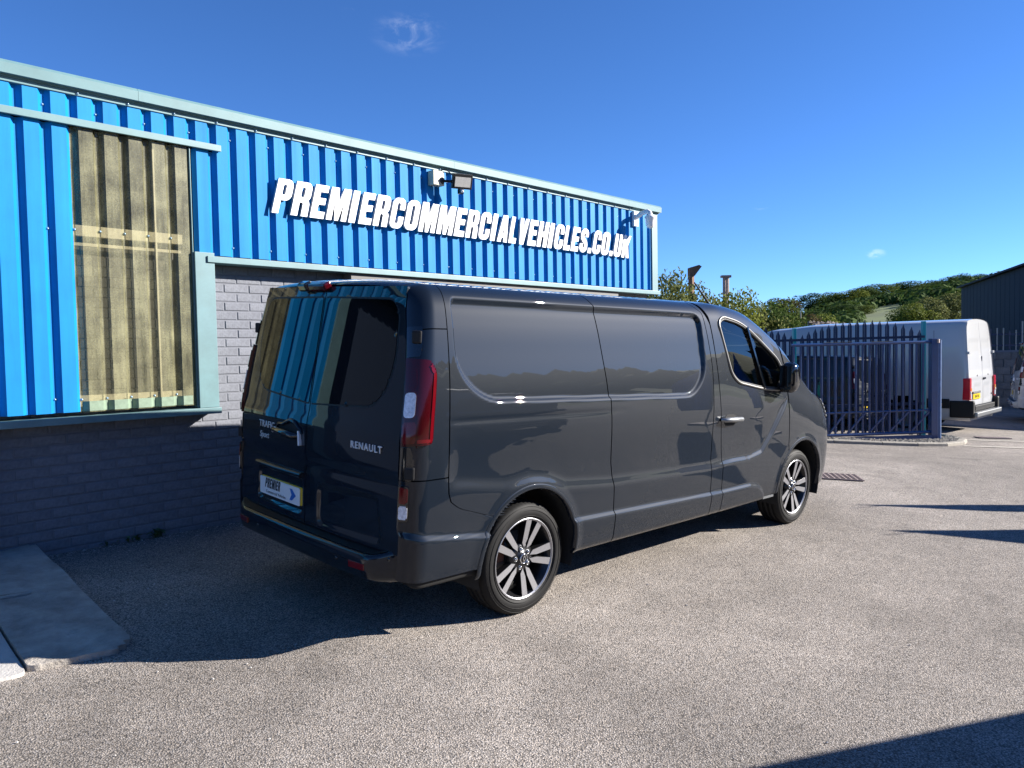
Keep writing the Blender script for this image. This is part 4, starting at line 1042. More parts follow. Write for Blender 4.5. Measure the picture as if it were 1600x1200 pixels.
# screws
scr = MB(); scr.lathe([(0, -.010), (.004, -.0095), (.0065, -.006), (.0065, -.003), (.010, -.002), (.0105, 0)], (0, 0, 0), 'y', 8); scr_me = scr.mesh('fixing_screw'); scr_me.materials.append(M['screw'])
def screw(x, z, d=.035):
    o = bpy.data.objects.new('fixing_screw', scr_me); COL.objects.link(o); o.parent = building; o.location = Vector((x, YC + d, z)) - Vector(building.location)
k = 0; xx = PH + .132
while xx < BX1 - .2:
    if xx > -2.5:
        if k % 2 == 0:
            screw(xx, 3.275)
            if xx > -.4: screw(xx, 2.405)
        if k % 2 == 1: screw(xx + .04, 3.386, -.012)
    if -2.0 < xx < -1.45: screw(xx, 1.245); screw(xx, 2.43)
    if -1.45 < xx < -.62: screw(xx, 1.235, .028); screw(xx, 2.44, .032)
    xx += PITCH; k += 1
# brickwork: bricks one by one where they show, the rest as one mass
BL, BH, BP, BC = .215, .065, .225, .075
wall_back = MB(); wall_back.bbox((-2.06, YB + .0055, -.25), (BX1 - .06, YB + .10, 2.35)); wall_part = bpart(wall_back, 'brick_wall', M['mortar'])
def brick_mesh(L):
    mb = MB(); mb.box((L/2, .0, 0), (L, .05, BH)); me = mb.mesh('brick'); bm = bmesh.new(); bm.from_mesh(me)
    es = [e for e in bm.edges if all(v.co.y < 0 for v in e.verts)]; bmesh.ops.bevel(bm, geom=es, offset=.005, segments=1, affect='EDGES'); bm.to_mesh(me); bm.free(); me.materials.append(M['brick']); return me
full, half = brick_mesh(BL), brick_mesh(.1025)
rest = MB(); nb = 0; z0w = -.05
for c in range(33):
    z = z0w + c * BC + BH / 2
    if z + BH / 2 > 2.30: break
    x = -2.08 - (BP / 2 if c % 2 else 0)
    while x < BX1 - .3:
        vis = (x < .12 and x > -2.3 and z < 1.10 and z > .05) or (x > -.62 and x < .20 and z > 1.0)
        jy = rng.uniform(-.0015, .0015)
        if vis:
            o = bpy.data.objects.new('brick', full); COL.objects.link(o); o.parent = wall_part; o.location = Vector((x, YB + .025 + jy, z)) - Vector(building.location); o.rotation_euler = (0, rng.uniform(-.004, .004), 0); nb += 1
        else:
            rest.bbox((x, YB + jy, z - BH/2), (x + BL, YB + .05, z + BH/2))
        x += BP
o = bpart(rest, 'brick_mass', M['brick'], wall_part); o['kind'] = 'stuff'
# shutter opening behind the van, loading door out of view on the left
mb = MB(); mb.bbox((.905, 1.985, 2.06), (5.2, 2.10, 2.266)); bpart(mb, 'shutter_box', M['grey_sheet'])
mb = MB()
for i in range(24): mb.tube([(.98, 2.075, .14 + i * .08), (5.1, 2.075, .14 + i * .08)], .042, 6)
bpart(mb, 'roller_shutter', M['shutter'])
mb = MB(); mb.bbox((-5.2, 2.30, 0), (-2.21, 2.33, 2.75)); bpart(mb, 'loading_door', M['shutter'])
mb = MB(); mb.bbox((BX0, 2.05, -.2), (-5.2, 2.2, .95)); bpart(mb, 'plinth_wall', M['brick'])
# body of the building: flat roof, ends
mb = MB(); mb.bbox((BX0, 2.34, 3.30), (BX1 - .02, 12, 3.40)); bpart(mb, 'roof', M['grey_sheet'])
mb = MB(); mb.bbox((BX1 - .08, 2.22, -.2), (BX1 - .03, 12, 2.32)); mb.bbox((BX0, 12, -.2), (BX1, 12.1, 3.39)); mb.bbox((BX0, 2.0, -.2), (BX0 + .1, 12, 3.39)); bpart(mb, 'outer_wall', M['brick'])
mb = MB(); mb.bbox((-2.04, 2.22, -.2), (BX1 - .09, 2.26, 3.29)); 
# keep the space behind the translucent sheet open and dark
mb = MB(); mb.bbox((-.58, 2.22, -.2), (BX1 - .09, 2.26, 3.29)); mb.bbox((-2.04, 2.22, -.2), (-1.47, 2.26, 3.29)); mb.bbox((-1.47, 2.22, -.2), (-.58, 2.26, 1.10)); bpart(mb, 'inner_wall', M['inner_black'])

# ---- raised sign letters
sign = empty('fascia_sign', (2.7, YC - .03, 2.72))
tag(sign, 'raised white italic capital lettering fixed along the blue cladding', 'sign')
ADV = {'P': .175, 'R': .186, 'E': .162, 'M': .235, 'I': .109, 'C': .178, 'O': .182, 'A': .180, 'L': .140, 'V': .170, 'H': .190, 'S': .172, '.': .090, 'U': .180, 'K': .185}
TXT = 'PREMIERCOMMERCIALVEHICLES.CO.UK'; K = (5.392 - .076 + .02) / sum(ADV[c] for c in TXT); gx = .080; LH = .296; LZ = 2.724
for ch in TXT:
    w = ADV[ch] * K; gw = GLY[ch][0] * LH; xsz = min(1.12, (w - .028) / gw)
    me = glyph_mesh(ch, LH, .024, .27, 0.0012, xsz)
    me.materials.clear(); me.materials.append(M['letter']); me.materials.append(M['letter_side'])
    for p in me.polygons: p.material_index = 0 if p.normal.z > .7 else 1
    me.transform(PLACE((gx, YC - .030, LZ), (1, 0, 0), (0, 0, 1))); me.transform(Matrix.Translation(-Vector(sign.location)))
    link_obj('letter', me, sign); gx += w

# ---- floodlight with its junction box, and the dome camera
M['box_beige'] = mat('beige_plastic', (.50, .47, .36), .5, noise=(30, .15)); M['white_plastic'] = mat('white_plastic', (.74, .74, .74), .35)
M['led'] = mat('led_panel', (.50, .48, .44), .3, noise=(120, .2))
fl = empty('floodlight', (1.95, YC, 3.27)); tag(fl, 'black floodlight with motion sensor and beige junction box above the lettering', 'floodlight')
def fpart(mb, name, m, root_, bevel=0):
    o = mb.build(name, m, None, bevel); o.data.transform(Matrix.Translation(-Vector(root_.location))); o.parent = root_; return o
mb = MB(); mb.box((1.955, YC - .045, 3.275), (.15, .085, .145)); fpart(mb, 'junction_box', M['box_beige'], fl, .008)
mb = MB(); mb.lathe([(0, -.006), (.032, -.006), (.034, 0)], (1.995, YC - .09, 3.255), 'y', 16); fpart(mb, 'gland', M['trim_grey'], fl)
mb = MB(); mb.tube([(1.995, YC - .095, 3.25), (2.04, YC - .14, 3.245), (2.10, YC - .16, 3.25)], .014, 8); fpart(mb, 'arm', M['black_plastic'], fl)
R_ = Matrix.Rotation(-.35, 3, 'Z') @ Matrix.Rotation(.30, 3, 'X')
mb = MB(); mb.box((2.175, YC - .19, 3.255), (.215, .05, .150), R_); fpart(mb, 'lamp_body', M['black_plastic'], fl, .006)
mb = MB(); mb.box(Vector((2.175, YC - .19, 3.255)) + R_ @ Vector((0, -.027, -.004)), (.172, .004, .098), R_); fpart(mb, 'led_panel', M['led'], fl)
mb = MB(); mb.box((2.155, YC - .19, 3.150), (.055, .045, .055)); fpart(mb, 'motion_sensor', M['gloss_black'], fl, .01)
mb = MB(); mb.lathe([(0, -.03), (.010, -.027), (.014, -.018), (.015, 0)], (2.150, YC - .205, 3.148), 'y', 12); fpart(mb, 'sensor_eye', M['white_plastic'], fl)
mb = MB(); mb.tube([(1.985, YC - .06, 3.35), (2.02, YC - .10, 3.37), (2.07, YC - .12, 3.345), (2.11, YC - .15, 3.29)], .005, 6); fpart(mb, 'cable', M['black_plastic'], fl)
dc = empty('dome_camera', (5.62, YC, 3.28)); tag(dc, 'white dome security camera on a bracket at the building corner', 'camera')
mb = MB(); mb.box((5.60, YC - .02, 3.265), (.11, .04, .20)); fpart(mb, 'wall_plate', M['white_plastic'], dc, .008)
mb = MB(); mb.tube([(5.60, YC - .03, 3.285), (5.60, YC - .12, 3.325), (5.60, YC - .22, 3.345), (5.60, YC - .25, 3.325), (5.60, YC - .255, 3.28)], [.035, .032, .030, .030, .034], 12); fpart(mb, 'bracket', M['white_plastic'], dc)
mb = MB(); mb.lathe([(0, 3.285), (.055, 3.285), (.074, 3.268), (.078, 3.245), (.066, 3.235), (.062, 3.18), (.052, 3.145), (.035, 3.122), (0, 3.112)], (5.60, YC - .255, 0), 'z', 24); o = fpart(mb, 'dome', M['white_plastic'], dc); fix_normals(o.data)

# ---- concrete ramp and slab at the foot of the wall, weeds
def slab(name, poly, hf, m, label, cat, skirt=.25):
    poly = round_poly(poly, .04, 4); lo, hi = poly.min(0) - .01, poly.max(0) + .01; nu = max(6, int((hi[0]-lo[0])/.04)); nv = max(6, int((hi[1]-lo[1])/.04))
    U, W = [g.ravel() for g in np.meshgrid(np.linspace(lo[0], hi[0], nu), np.linspace(lo[1], hi[1], nv), indexing='ij')]
    Fc = grid_faces(nu, nv); U, W, Fc, mm = carve(U, W, Fc, poly, .024, True)
    V = np.array([(u, w, yard_z(u, w) + hf(u, w)) for u, w in zip(U, W)]); V, Fc = compact(V, Fc); V, Fc = add_skirt(V, Fc, skirt)
    o = link_obj(name, to_mesh(name, V, Fc, True), None, m); tag(o, label, cat); return o
slab('concrete_ramp', [(-1.760, 2.10), (-1.880, .22), (-1.96, .12), (-2.375, .185), (-2.32, .80), (-2.30, 2.10)], lambda u, w: .030 + .070 * smooth(.2, 2.0, w) + .008 * math.sin(u * 17) * math.cos(w * 9) , M['concrete'], 'worn grey concrete ramp sloping up to the brick wall', 'ramp')
slab('concrete_slab', [(-2.315, 2.10), (-2.335, .80), (-2.39, .16), (-3.6, .30), (-3.6, 2.10)], lambda u, w: .018 + .070 * smooth(.2, 2.0, w), M['concrete_pale'], 'pale concrete slab edge next to the darker ramp', 'slab')
M['weed'] = mat('weed_leaf', (.05, .10, .03), .6, var=.2)
def weed(x, y, n, h, label):
    mb = MB(); z = yard_z(x, y)
    for i in range(n):
        a = rng.uniform(0, 2*math.pi); l = h * rng.uniform(.5, 1.1); w = .010 + .10 * l * .25; t = rng.uniform(.3, 1.1); d = Vector((math.cos(a), math.sin(a) * .6 - .25, 0)); s = Vector((-d.y, d.x, 0)).normalized()
        p0 = Vector((x + rng.uniform(-.05, .05), y, z)); p1 = p0 + d * l * .5 * t + Vector((0, 0, l * .55)); p2 = p0 + d * l * t + Vector((0, 0, l * (.85 - .5 * t)))
        mb.add([p0, p1 - s*w, p1 + s*w, p2], [(0, 1, 2), (1, 3, 2)], True)
    tag(mb.build('weed', M['weed']), label, 'weed', 'weeds along the wall foot')
weed(-.93, 2.07, 26, .12, 'largest green weed tuft at the foot of the brick wall'); weed(-1.10, 2.08, 16, .09, 'middle weed tuft growing from the wall joint'); weed(-1.28, 2.08, 9, .07, 'smallest weed sprig nearest the concrete ramp')
# small stones and litter on the tarmac
st = MB()
for i in range(620):
    x = rng.uniform(-2.0, 1.0) if i < 420 else rng.uniform(-3, 9); y = (2.10 - abs(rng.gauss(0, .09)) if i < 300 else rng.uniform(-.5, 2.05)) if i < 420 else rng.uniform(-4, 1.9)
    r = rng.uniform(.003, .008); z = yard_z(x, y) + r * .4
    st.add([(x + r, y, z), (x, y + r*.8, z), (x - r*1.1, y, z), (x, y - r, z), (x, y, z + r*.8), (x, y, z - r)], [(0,1,4),(1,2,4),(2,3,4),(3,0,4)])
o = st.build('loose_grit', M['concrete_pale']); tag(o, 'loose grit scattered over the tarmac yard', 'grit', kind='stuff')
# ------------------------------------------------------------------ gate, palisade fence, kerb
M['gate_blue'] = mat('gate_blue_paint', (0.0008, 0.030, 0.125), 0.34, noise=(8, .2), coat=.6, coat_rough=.15)
M['pale_strip'] = mat('pale_strip_paint', (0.30, 0.30, 0.26), 0.6)
M['teal'] = mat('teal_paint', (0.0, 0.25, 0.30), 0.4)
M['navy'] = mat('dark_navy_paint', (0.003, 0.016, 0.060), 0.42, noise=(8, .2))
M['kerb'] = mat('kerb_stone', (0.27, 0.245, 0.205), 0.9, noise=(14, .25, 8), bump=(60, .5, .006))
M['iron'] = mat('cast_iron', (0.30, 0.235, 0.215), 0.75, .1, noise=(30, .3))

GL = Vector((10.289, 1.805, 0)); GR = Vector((12.465, .011, 0)); gd = (GR - GL).normalized(); gn = Vector((-gd.y, gd.x, 0))   # gn points away from the yard
gate = empty('sliding_gate', (GR.x, GR.y, yard_z(GR.x, GR.y))); tag(gate, 'dark blue steel gate leaf of square bars in front of the palisade', 'gate')
def gp(mb, name, m, root_, bevel=0): return fpart(mb, name, m, root_, bevel)
GZT, GZM, GZB = 1.535, .285, -.118
def gpt(t, z, d=0): p = GL + gd * t + gn * d; return Vector((p.x, p.y, z))
Lg = (GR - GL).length
for z, h in ((GZT, .055), (GZM, .040), (GZB, .060)):
    mb = MB(); mb.tube([gpt(0, z - .018 * (1 if z == GZT else 0)), gpt(Lg - .10, z)], h * .5, 12); gp(mb, 'gate_rail', M['gate_blue'], gate)
for a, b in ((.62, 1.18), (1.55, 1.98)):  # pale strips along two lengths of the top rail
    mb = MB(); mb.beam(gpt(a, GZT + .030 - .010), gpt(b, GZT + .030 - .004), .046, .004); gp(mb, 'pale_edge', M['pale_strip'], gate)
nb_ = 20
for i in range(nb_):
    t = .05 + i * (Lg - .30) / (nb_ - 1); mb = MB(); mb.tube([gpt(t, GZB, .0), gpt(t, GZT, .0)], .020, 12); gp(mb, 'gate_bar', M['gate_blue'], gate)
for t0, t1 in ((.72, 1.02), (1.08, 1.42), (1.50, 1.86), (1.90, 2.28), (2.34, 2.70)):
    mb = MB(); mb.beam(gpt(t0, GZB + .03, -.005), gpt(t1, GZM - .02, -.005), .028, .034, tuple(gn)); gp(mb, 'gate_brace', M['gate_blue'], gate)
mb = MB(); mb.box(gpt(Lg - .045, (GZT + GZB) / 2 - .05, .0), (.135, .10, GZT - GZB + .22), Matrix.Rotation(math.atan2(gd.y, gd.x), 3, 'Z')); gp(mb, 'gate_stile', M['gate_blue'], gate, .006)
mb = MB(); mb.tube([gpt(Lg + .065, GZB - .15, .0), gpt(Lg + .065, GZT + .03, .0)], .045, 14); gp(mb, 'stop_post', mat('sunlit_blue_paint', (.07, .12, .24), .4, noise=(12, .3)), gate)  # lighter blue paints the gate's sunlit edge into the post colour
mb = MB(); mb.box(gpt(Lg + .02, GZT + .01, -.03), (.07, .06, .07)); gp(mb, 'hinge_block', M['iron'], gate, .008)
mb = MB(); mb.beam(gpt(-.4, -.195, 0), gpt(Lg, -.205, 0), .10, .06); gp(mb, 'gate_track', M['gate_blue'], gate)

PALES = [(10.746, 2.365, 1.82), (10.825, 2.277, 1.796), (10.901, 2.19, 1.761), (10.983, 2.097, 1.704), (11.125, 1.941, 1.711), (11.209, 1.853, 1.774), (11.294, 1.763, 1.827), (11.379, 1.671, 1.857), (11.465, 1.579, 1.892), (11.553, 1.483, 1.918), (11.646, 1.383, 1.938), (11.735, 1.286, 1.957), (11.828, 1.184, 1.97), (11.921, 1.081, 1.968), (12.016, 0.977, 1.965), (12.11, 0.873, 1.954), (12.205, 0.768, 1.938), (12.302, 0.658, 1.909), (12.403, 0.546, 1.873), (12.504, 0.432, 1.826), (12.603, 0.319, 1.769)]
fence = empty('palisade_fence', (11.85, 1.15, yard_z(11.85, 1.15))); tag(fence, 'dark blue palisade fence with pointed pales rising in an arch between teal posts', 'fence')
fa = Vector((10.0, 3.15, 0)); fdv = (Vector(PALES[-1]) - Vector(PALES[0])); fdv.z = 0; fdv.normalize(); fn = Vector((-fdv.y, fdv.x, 0)); FR = Matrix.Rotation(math.atan2(fdv.y, fdv.x), 3, 'Z')
left_pales = [(PALES[0][0] - fdv.x * .118 * k, PALES[0][1] - fdv.y * .118 * k, 1.84 + .12 * math.sin(math.pi * ((k + 1) % 17) / 17)) for k in range(1, 27)]
for (x, y, zt) in left_pales + PALES:
    zb = yard_z(x, y) + .05; mb = MB(); w = .038
    for s0_, s1_, off in ((-w, -.010, .010), (-.010, .010, -.004), (.010, w, .010)):   # W-section pale with a pointed head
        lo = [(s0_, zb), (s1_, zb), (s1_, zt - (.075 if off > 0 else .030)), (s0_, zt - (.075 if off > 0 else .030))]
        if off < 0: lo = [(s0_, zb), (s1_, zb), (s1_, zt - .03), (0, zt), (s0_, zt - .03)]
        elif s0_ < 0: lo = [(s0_, zb), (s1_, zb), (s1_, zt - .03), (s0_, zt - .10)]
        else: lo = [(s0_, zb), (s1_, zb), (s1_, zt - .10), (s0_, zt - .03)]
        f0 = lambda s, z, o=off: Vector((x, y, 0)) + fdv * s + fn * o + Vector((0, 0, z)); f1 = lambda s, z, o=off: Vector((x, y, 0)) + fdv * s + fn * (o + .004) + Vector((0, 0, z))
        mb.prism(lo, f0, f1)
    gp(mb, 'pale', M['navy'], fence)
for z in (1.605, .35):
    mb = MB(); b = Vector((12.68, .24, z + .03)); a = b - fdv * 6.0 - Vector((0, 0, .06)); mb.beam(a + fn * .04, b + fn * .04, .045, .045); gp(mb, 'fence_rail', M['navy'], fence)
for (x, y, zt) in ((11.044, 2.038, 1.834), (12.682, .242, 1.925), (11.044 - fdv.x * 2.4, 2.038 - fdv.y * 2.4, 1.84)):
    zb = yard_z(x, y); mb = MB(); mb.box((x + fn.x * .07, y + fn.y * .07, (zb + zt) / 2), (.055, .09, zt - zb), FR); gp(mb, 'fence_post', M['teal'], fence, .004)

# kerbed island with gravel in front of the gate
kp = [(8.9, 2.5), (9.35, 1.86), (9.72, 1.42), (10.10, .98), (10.58, .34), (11.00, -.10), (11.45, -.44), (12.05, -.56), (12.62, -.48), (12.92, -.26), (12.98, .10)]
kc = []
for i in range(len(kp) - 1):
    for k in range(3): t = k / 3; kc.append((kp[i][0] * (1-t) + kp[i+1][0] * t, kp[i][1] * (1-t) + kp[i+1][1] * t))
island = empty('kerb_island', (11.2, .2, yard_z(11.2, .2))); tag(island, 'pale stone kerb curving round the gravel strip below the gate', 'kerb')
for i in range(0, len(kc) - 3, 3):
    mb = MB(); seg = kc[i:i + 4]; vs = []
    for j, (x, y) in enumerate(seg):
        a = Vector(kc[max(i + j - 1, 0)]); b = Vector(kc[min(i + j + 1, len(kc) - 1)]); d = (b - a).normalized(); nr = Vector((-d.y, d.x))
        sh = .006 if j == 0 else (-.006 if j == 3 else 0); px, py = x + d.x * sh, y + d.y * sh; z = yard_z(x, y)
        for (o_, h_) in ((0, -.1), (.0, .045), (.025, .060), (.13, .060), (.13, -.1)): vs.append((px + nr.x * o_, py + nr.y * o_, z + h_))
    fs = [(5*q+r, 5*(q+1)+r, 5*(q+1)+r+1, 5*q+r+1) for q in range(3) for r in range(4)] + [(0, 1, 2, 3, 4), (19, 18, 17, 16, 15)]
    mb.add(vs, fs); o = gp(mb, 'kerb_stone', M['kerb'], island); fix_normals(o.data)
grv = MB()
for i in range(1500):
    t = rng.random() * (len(kp) - 2); k = int(t); u = t - k; x = kp[k][0] * (1-u) + kp[k+1][0] * u; y = kp[k][1] * (1-u) + kp[k+1][1] * u; d = rng.uniform(.14, .60); x += .66 * d; y += .75 * d; r = rng.uniform(.012, .035)
    z = yard_z(x, y) + .04; vs = [(x + r * rng.uniform(.7, 1.2) * sx, y + r * rng.uniform(.7, 1.2) * sy, z + r * rng.uniform(.4, 1) * sz) for sx, sy, sz in ((1,0,0),(0,1,0),(-1,0,0),(0,-1,0),(0,0,1),(0,0,-1))]
    grv.add(vs, [(0,1,4),(1,2,4),(2,3,4),(3,0,4),(1,0,5),(2,1,5),(3,2,5),(0,3,5)])
tag(grv.build('gravel', M['kerb']), 'loose pale gravel between the kerb and the gate', 'gravel', kind='stuff')

# drain gratings
def grating(c, ax, w, l, nx, ny, label):
    root_ = empty('drain_grating', (c[0], c[1], yard_z(*c))); tag(root_, label, 'drain'); a = Vector((math.cos(ax), math.sin(ax), 0)); b = Vector((-a.y, a.x, 0)); o = Vector((c[0], c[1], yard_z(*c)))
    sx = (yard_z(c[0] + .5, c[1]) - yard_z(c[0] - .5, c[1])); sy = (yard_z(c[0], c[1] + .5) - yard_z(c[0], c[1] - .5))
    up = lambda v, h: Vector((v.x, v.y, o.z + (v.x - o.x) * sx + (v.y - o.y) * sy + h))
    mb = MB(); mb.add([up(o + a*u*l/2 + b*v*w/2, .005) for u, v in ((-1,-1),(1,-1),(1,1),(-1,1))], [(0,1,2,3)]); fpart(mb, 'drain_pit', M['inner_black'], root_)
    for i in range(nx):
        u = (-.5 + i / (nx - 1)) * l; mb = MB(); mb.beam(up(o + a*u - b*w/2, .012), up(o + a*u + b*w/2, .012), .016, .014); fpart(mb, 'grating_bar', M['iron'], root_)
    for i in range(ny):
        v = (-.5 + i / (ny - 1)) * w; mb = MB(); mb.beam(up(o + b*v - a*l/2, .013), up(o + b*v + a*l/2, .013), .016, .014); fpart(mb, 'grating_bar', M['iron'], root_)
grating((6.10, -.50), -.98, .36, .58, 10, 6, 'rusty drain grating in the tarmac just beyond the grey van')
grating((13.95, -.62), -.83, .22, .60, 12, 5, 'far drain grating beside the pale road lines')
M['line'] = mat('faded_line_paint', (.52, .48, .40), .8, noise=(25, .35, 8))
def road_line(a, b, w, label):
    mb = MB(); a = Vector(a); b = Vector(b); d = (b - a).normalized(); nr = Vector((-d.y, d.x)); n_ = 14; vs = []
    for i in range(n_ + 1):
        p = a.lerp(b, i / n_)
        for s in (-w/2, w/2): q = p + nr * s; vs.append((q.x, q.y, yard_z(q.x, q.y) + .012))
    mb.add(vs, [(2*i, 2*i+2, 2*i+3, 2*i+1) for i in range(n_)]); o = mb.build('road_line', M['line']); o['kind'] = 'structure'; o['label'] = label
road_line((11.75, -.62), (14.6, -3.9), .06, 'nearer faded line across the yard entrance'); road_line((12.95, -.42), (16.2, -4.1), .06, 'farther faded line across the yard entrance')

# ------------------------------------------------------------------ tall white van behind the gate
def make_tall_van():
    root_ = empty('tall_van')
    W = M['white_paint']
    base = [(.86,.30),(.95,.34),(.985,.55),(1.0,.90),(1.0,1.30),(.975,1.72),(.935,2.05),(.885,2.26),(.78,2.375),(.42,2.425),(0,2.44)]
    def sc(zf, yf=1.0, zmin=.30): return [(y * yf, zmin + (z - zmin) * zf) for y, z in base]
    st_ = [(0.0, [(y*.965, z) for y, z in base]), (.06, [(y*.99, z) for y, z in base]), (.14, base), (3.2, base), (4.3, sc(.965)), (4.7, sc(.935, .985)), (5.05, sc(.83, .985)), (5.5, sc(.60, .985)), (5.7, sc(.49, .98)), (6.3, sc(.40, .95)), (6.6, sc(.34, .86)), (6.72, sc(.26, .60))]
    n = 8; cols = []; xs_ = []
    for (x0, a), (x1, b) in zip(st_, st_[1:]):
        m_ = max(2, int((x1 - x0) / .12))
        for k in range(m_): t = k / m_; t2 = t*t*(3-2*t); xs_.append(x0 + (x1-x0)*t); cols.append([((1-t2)*p[0]+t2*q[0], (1-t2)*p[1]+t2*q[1]) for p, q in zip(a, b)])
    xs_.append(st_[-1][0]); cols.append(st_[-1][1])
    def fine(c):
        out = []
        for i in range(len(c) - 1):
            P0, P1, P2, P3 = c[max(i-1, 0)], c[i], c[i+1], c[min(i+2, len(c)-1)]
            for k in range(4):
                t = k / 4; out.append(tuple(.5*((2*P1[j]) + (-P0[j]+P2[j])*t + (2*P0[j]-5*P1[j]+4*P2[j]-P3[j])*t*t + (-P0[j]+3*P1[j]-3*P2[j]+P3[j])*t**3) for j in (0, 1)))
        return out + [c[-1]]
    V = []; 
    lean2 = lambda z: .10 * max(0, (z - 1.0) / 1.44) ** 1.4
    for x, c in zip(xs_, cols):
        f = fine(c); ring = [(y, z) for y, z in f] + [(-y, z) for y, z in f[::-1][1:]]
        for y, z in ring: V.append((x + lean2(z) * max(0, 1 - x / .8), y, z))
    nr = len(V) // len(xs_); F = grid_faces(len(xs_), nr, True)
    A = []; B = []
    for f in F:
        c = np.mean([V[i] for i in f], 0)
        r1 = math.hypot(c[0] - 1.25, c[2] - .36); r2 = math.hypot(c[0] - 5.55, c[2] - .36)
        if min(r1, r2) < .44 and abs(c[1]) > .6: continue
        (B if (4.62 < c[0] < 5.45 and c[2] > 1.42 + (c[0] - 4.6) * .1 and (abs(c[1]) < .80 or c[0] < 5.0)) else A).append(f)
    for nm, FF, m_ in (('body', A, W), ('windscreen', B, M['privacy_glass'])):
        v_, f_ = compact(np.array(V), FF); o = link_obj(nm, to_mesh(nm, v_, f_), root_, m_)
    mb = MB(); mb.add([V[i] for i in range((len(xs_)-1)*nr, len(xs_)*nr)], [tuple(range(nr))]); mb.build('nose', M['black_plastic'], root_)
    mb = MB(); mb.add([(v[0] + .012, v[1], v[2]) for v in V[:nr]], [tuple(range(nr))]); mb.build('rear_frame', W, root_)
    # rear: two doors, built as shallow panels
    def rx(z): return lean2(z) - .004
    def hw(z): return float(np.interp(z, [.3, .55, .9, 1.3, 1.72, 2.05, 2.26, 2.36], [.89, .93, .945, .945, .92, .88, .83, .75]))
    for sg in (1, -1):
        zs_ = np.linspace(.62, 2.355, 40); us = np.linspace(0, 1, 22); vv = []
        for u in us:
            for z in zs_:
                y = (.006 + u * (hw(z) - .012)); d = 0
                d += -.012 * float(sstep(1.16, 1.20, z)) * (1 - float(sstep(1.20, 1.30, z))) * (1 if y < hw(z) - .05 else 0)
                if 1.30 < z < 1.98 and .08 < y < hw(z) - .10: d += .010
                if .68 < z < 1.05 and .10 < y < .62: d += .012
                vv.append((rx(z) - .006 + d + .03 * (y / .95) ** 4, sg * y, z))
        V2 = np.array(vv); F2 = grid_faces(22, 40, sg > 0); V2, F2 = add_skirt(V2, F2, .02); link_obj('rear_door', to_mesh('rear_door', V2, F2), root_, W)
        mb = MB(); mb.lathe([(0, -.012), (.022, -.010), (.026, .004)], (rx(1.22) - .008, sg * .42, 1.235), 'x', 12); mb.build('door_vent', M['black_plastic'], root_)
        for z in (.90, 1.72):
            mb = MB(); mb.box((rx(z) - .005, sg * (hw(z) + .01), z), (.06, .07, .055)); mb.build('door_hinge', W, root_, bevel=.008)
        # tall lamp at each corner
        mb = MB(); mb.box((.045, sg * .945, .97), (.15, .11, .46)); o = mb.build('tail_light', M['sunlit_red_lens'], root_, bevel=.02)
        mb = MB(); mb.box((-.031, sg * .93, .82), (.012, .075, .10)); mb.build('reversing_lens', M['clear_lens'], o, bevel=.003)
        mb = MB(); mb.box((-.031, sg * .93, .94), (.012, .075, .10)); mb.build('indicator_lens', M['amber_lens'], o, bevel=.003)
        # black lower corner and side moulding, amber marker
        mb = MB(); mb.box((.13, sg * .952, .55), (.46, .12, .36)); mb.build('bumper_corner', M['black_plastic'], root_, bevel=.03)
        mb = MB(); mb.bbox((.36, sg * .985, .56), (.80, sg * 1.012, .76)); mb.build('side_moulding', M['black_plastic'], root_, bevel=.008)
        mb = MB(); mb.bbox((1.72, sg * .985, .56), (5.05, sg * 1.012, .76)); mb.build('side_moulding', M['black_plastic'], root_, bevel=.008)
        mb = MB(); mb.bbox((.50, sg * 1.010, .62), (.60, sg * 1.017, .67)); mb.build('side_marker', M['amber_lens'], root_)
        mb = MB(); mb.lathe([(0, sg*.006), (.045, sg*.006), (.05, 0)], (.62, sg * 1.0, 1.22), 'y', 14); mb.build('filler_cap', M['black_plastic'], root_)
        mb = MB(); mb.bbox((.66, sg*1.0, .35), (.668, sg*1.0035, 2.2)); mb.bbox((2.2, sg*1.0, .8), (2.207, sg*1.0035, 2.0)); mb.bbox((3.5, sg*1.0, .8), (3.507, sg*1.0035, 2.0)); mb.build('shut_line', M['trim_grey'], root_)
        for x in (1.25, 5.55):
            mb = MB(); mb.lathe([(.20, sg*.90), (.21, sg*.955), (.30, sg*.965), (.345, sg*.93), (.35, sg*.80), (.34, sg*.74), (.2, sg*.74)], (x, 0, .35), 'y', 36); o = mb.build('wheel', M['rubber'], root_); fix_normals(o.data)
            mb = MB(); mb.lathe([(0, sg*.92), (.07, sg*.93), (.14, sg*.905), (.20, sg*.925), (.212, sg*.957)], (x, 0, .35), 'y', 28); mb.build('wheel_disc', M['satin_silver'], o)
    mb = MB(); mb.box((-.06, 0, .44), (.20, 1.90, .10)); mb.build('step_bumper', M['satin_silver'], root_, bevel=.02)
    mb = MB(); mb.box((-.02, 0, .56), (.10, 1.5, .10)); mb.build('bumper_upstand', M['black_plastic'], root_, bevel=.01)
    mb = MB(); mb.box((-.014, .47, .80), (.012, .52, .111)); mb.build('number_plate', M['plate_yellow'], root_, bevel=.003)
    me = text_mesh('LM67 FXA', .085, .001, xs=.85); me.transform(PLACE((-.0215, .47, .80), (0, -1, 0), (0, 0, 1))); link_obj('plate_lettering', me, root_, M['ink'])
    mb = MB(); mb.box((-.012, .47, .885), (.03, .56, .045)); mb.build('plate_lamp', M['trim_grey'], root_, bevel=.006)
    mb = MB(); mb.box((.035, -.03, 1.55), (.04, .09, .17)); mb.build('door_lock', M['gloss_black'], root_, bevel=.012)
    mb = MB(); mb.box((-.008, -.11, 1.16), (.05, .16, .045)); mb.build('rear_handle', M['gloss_black'], root_, bevel=.012)
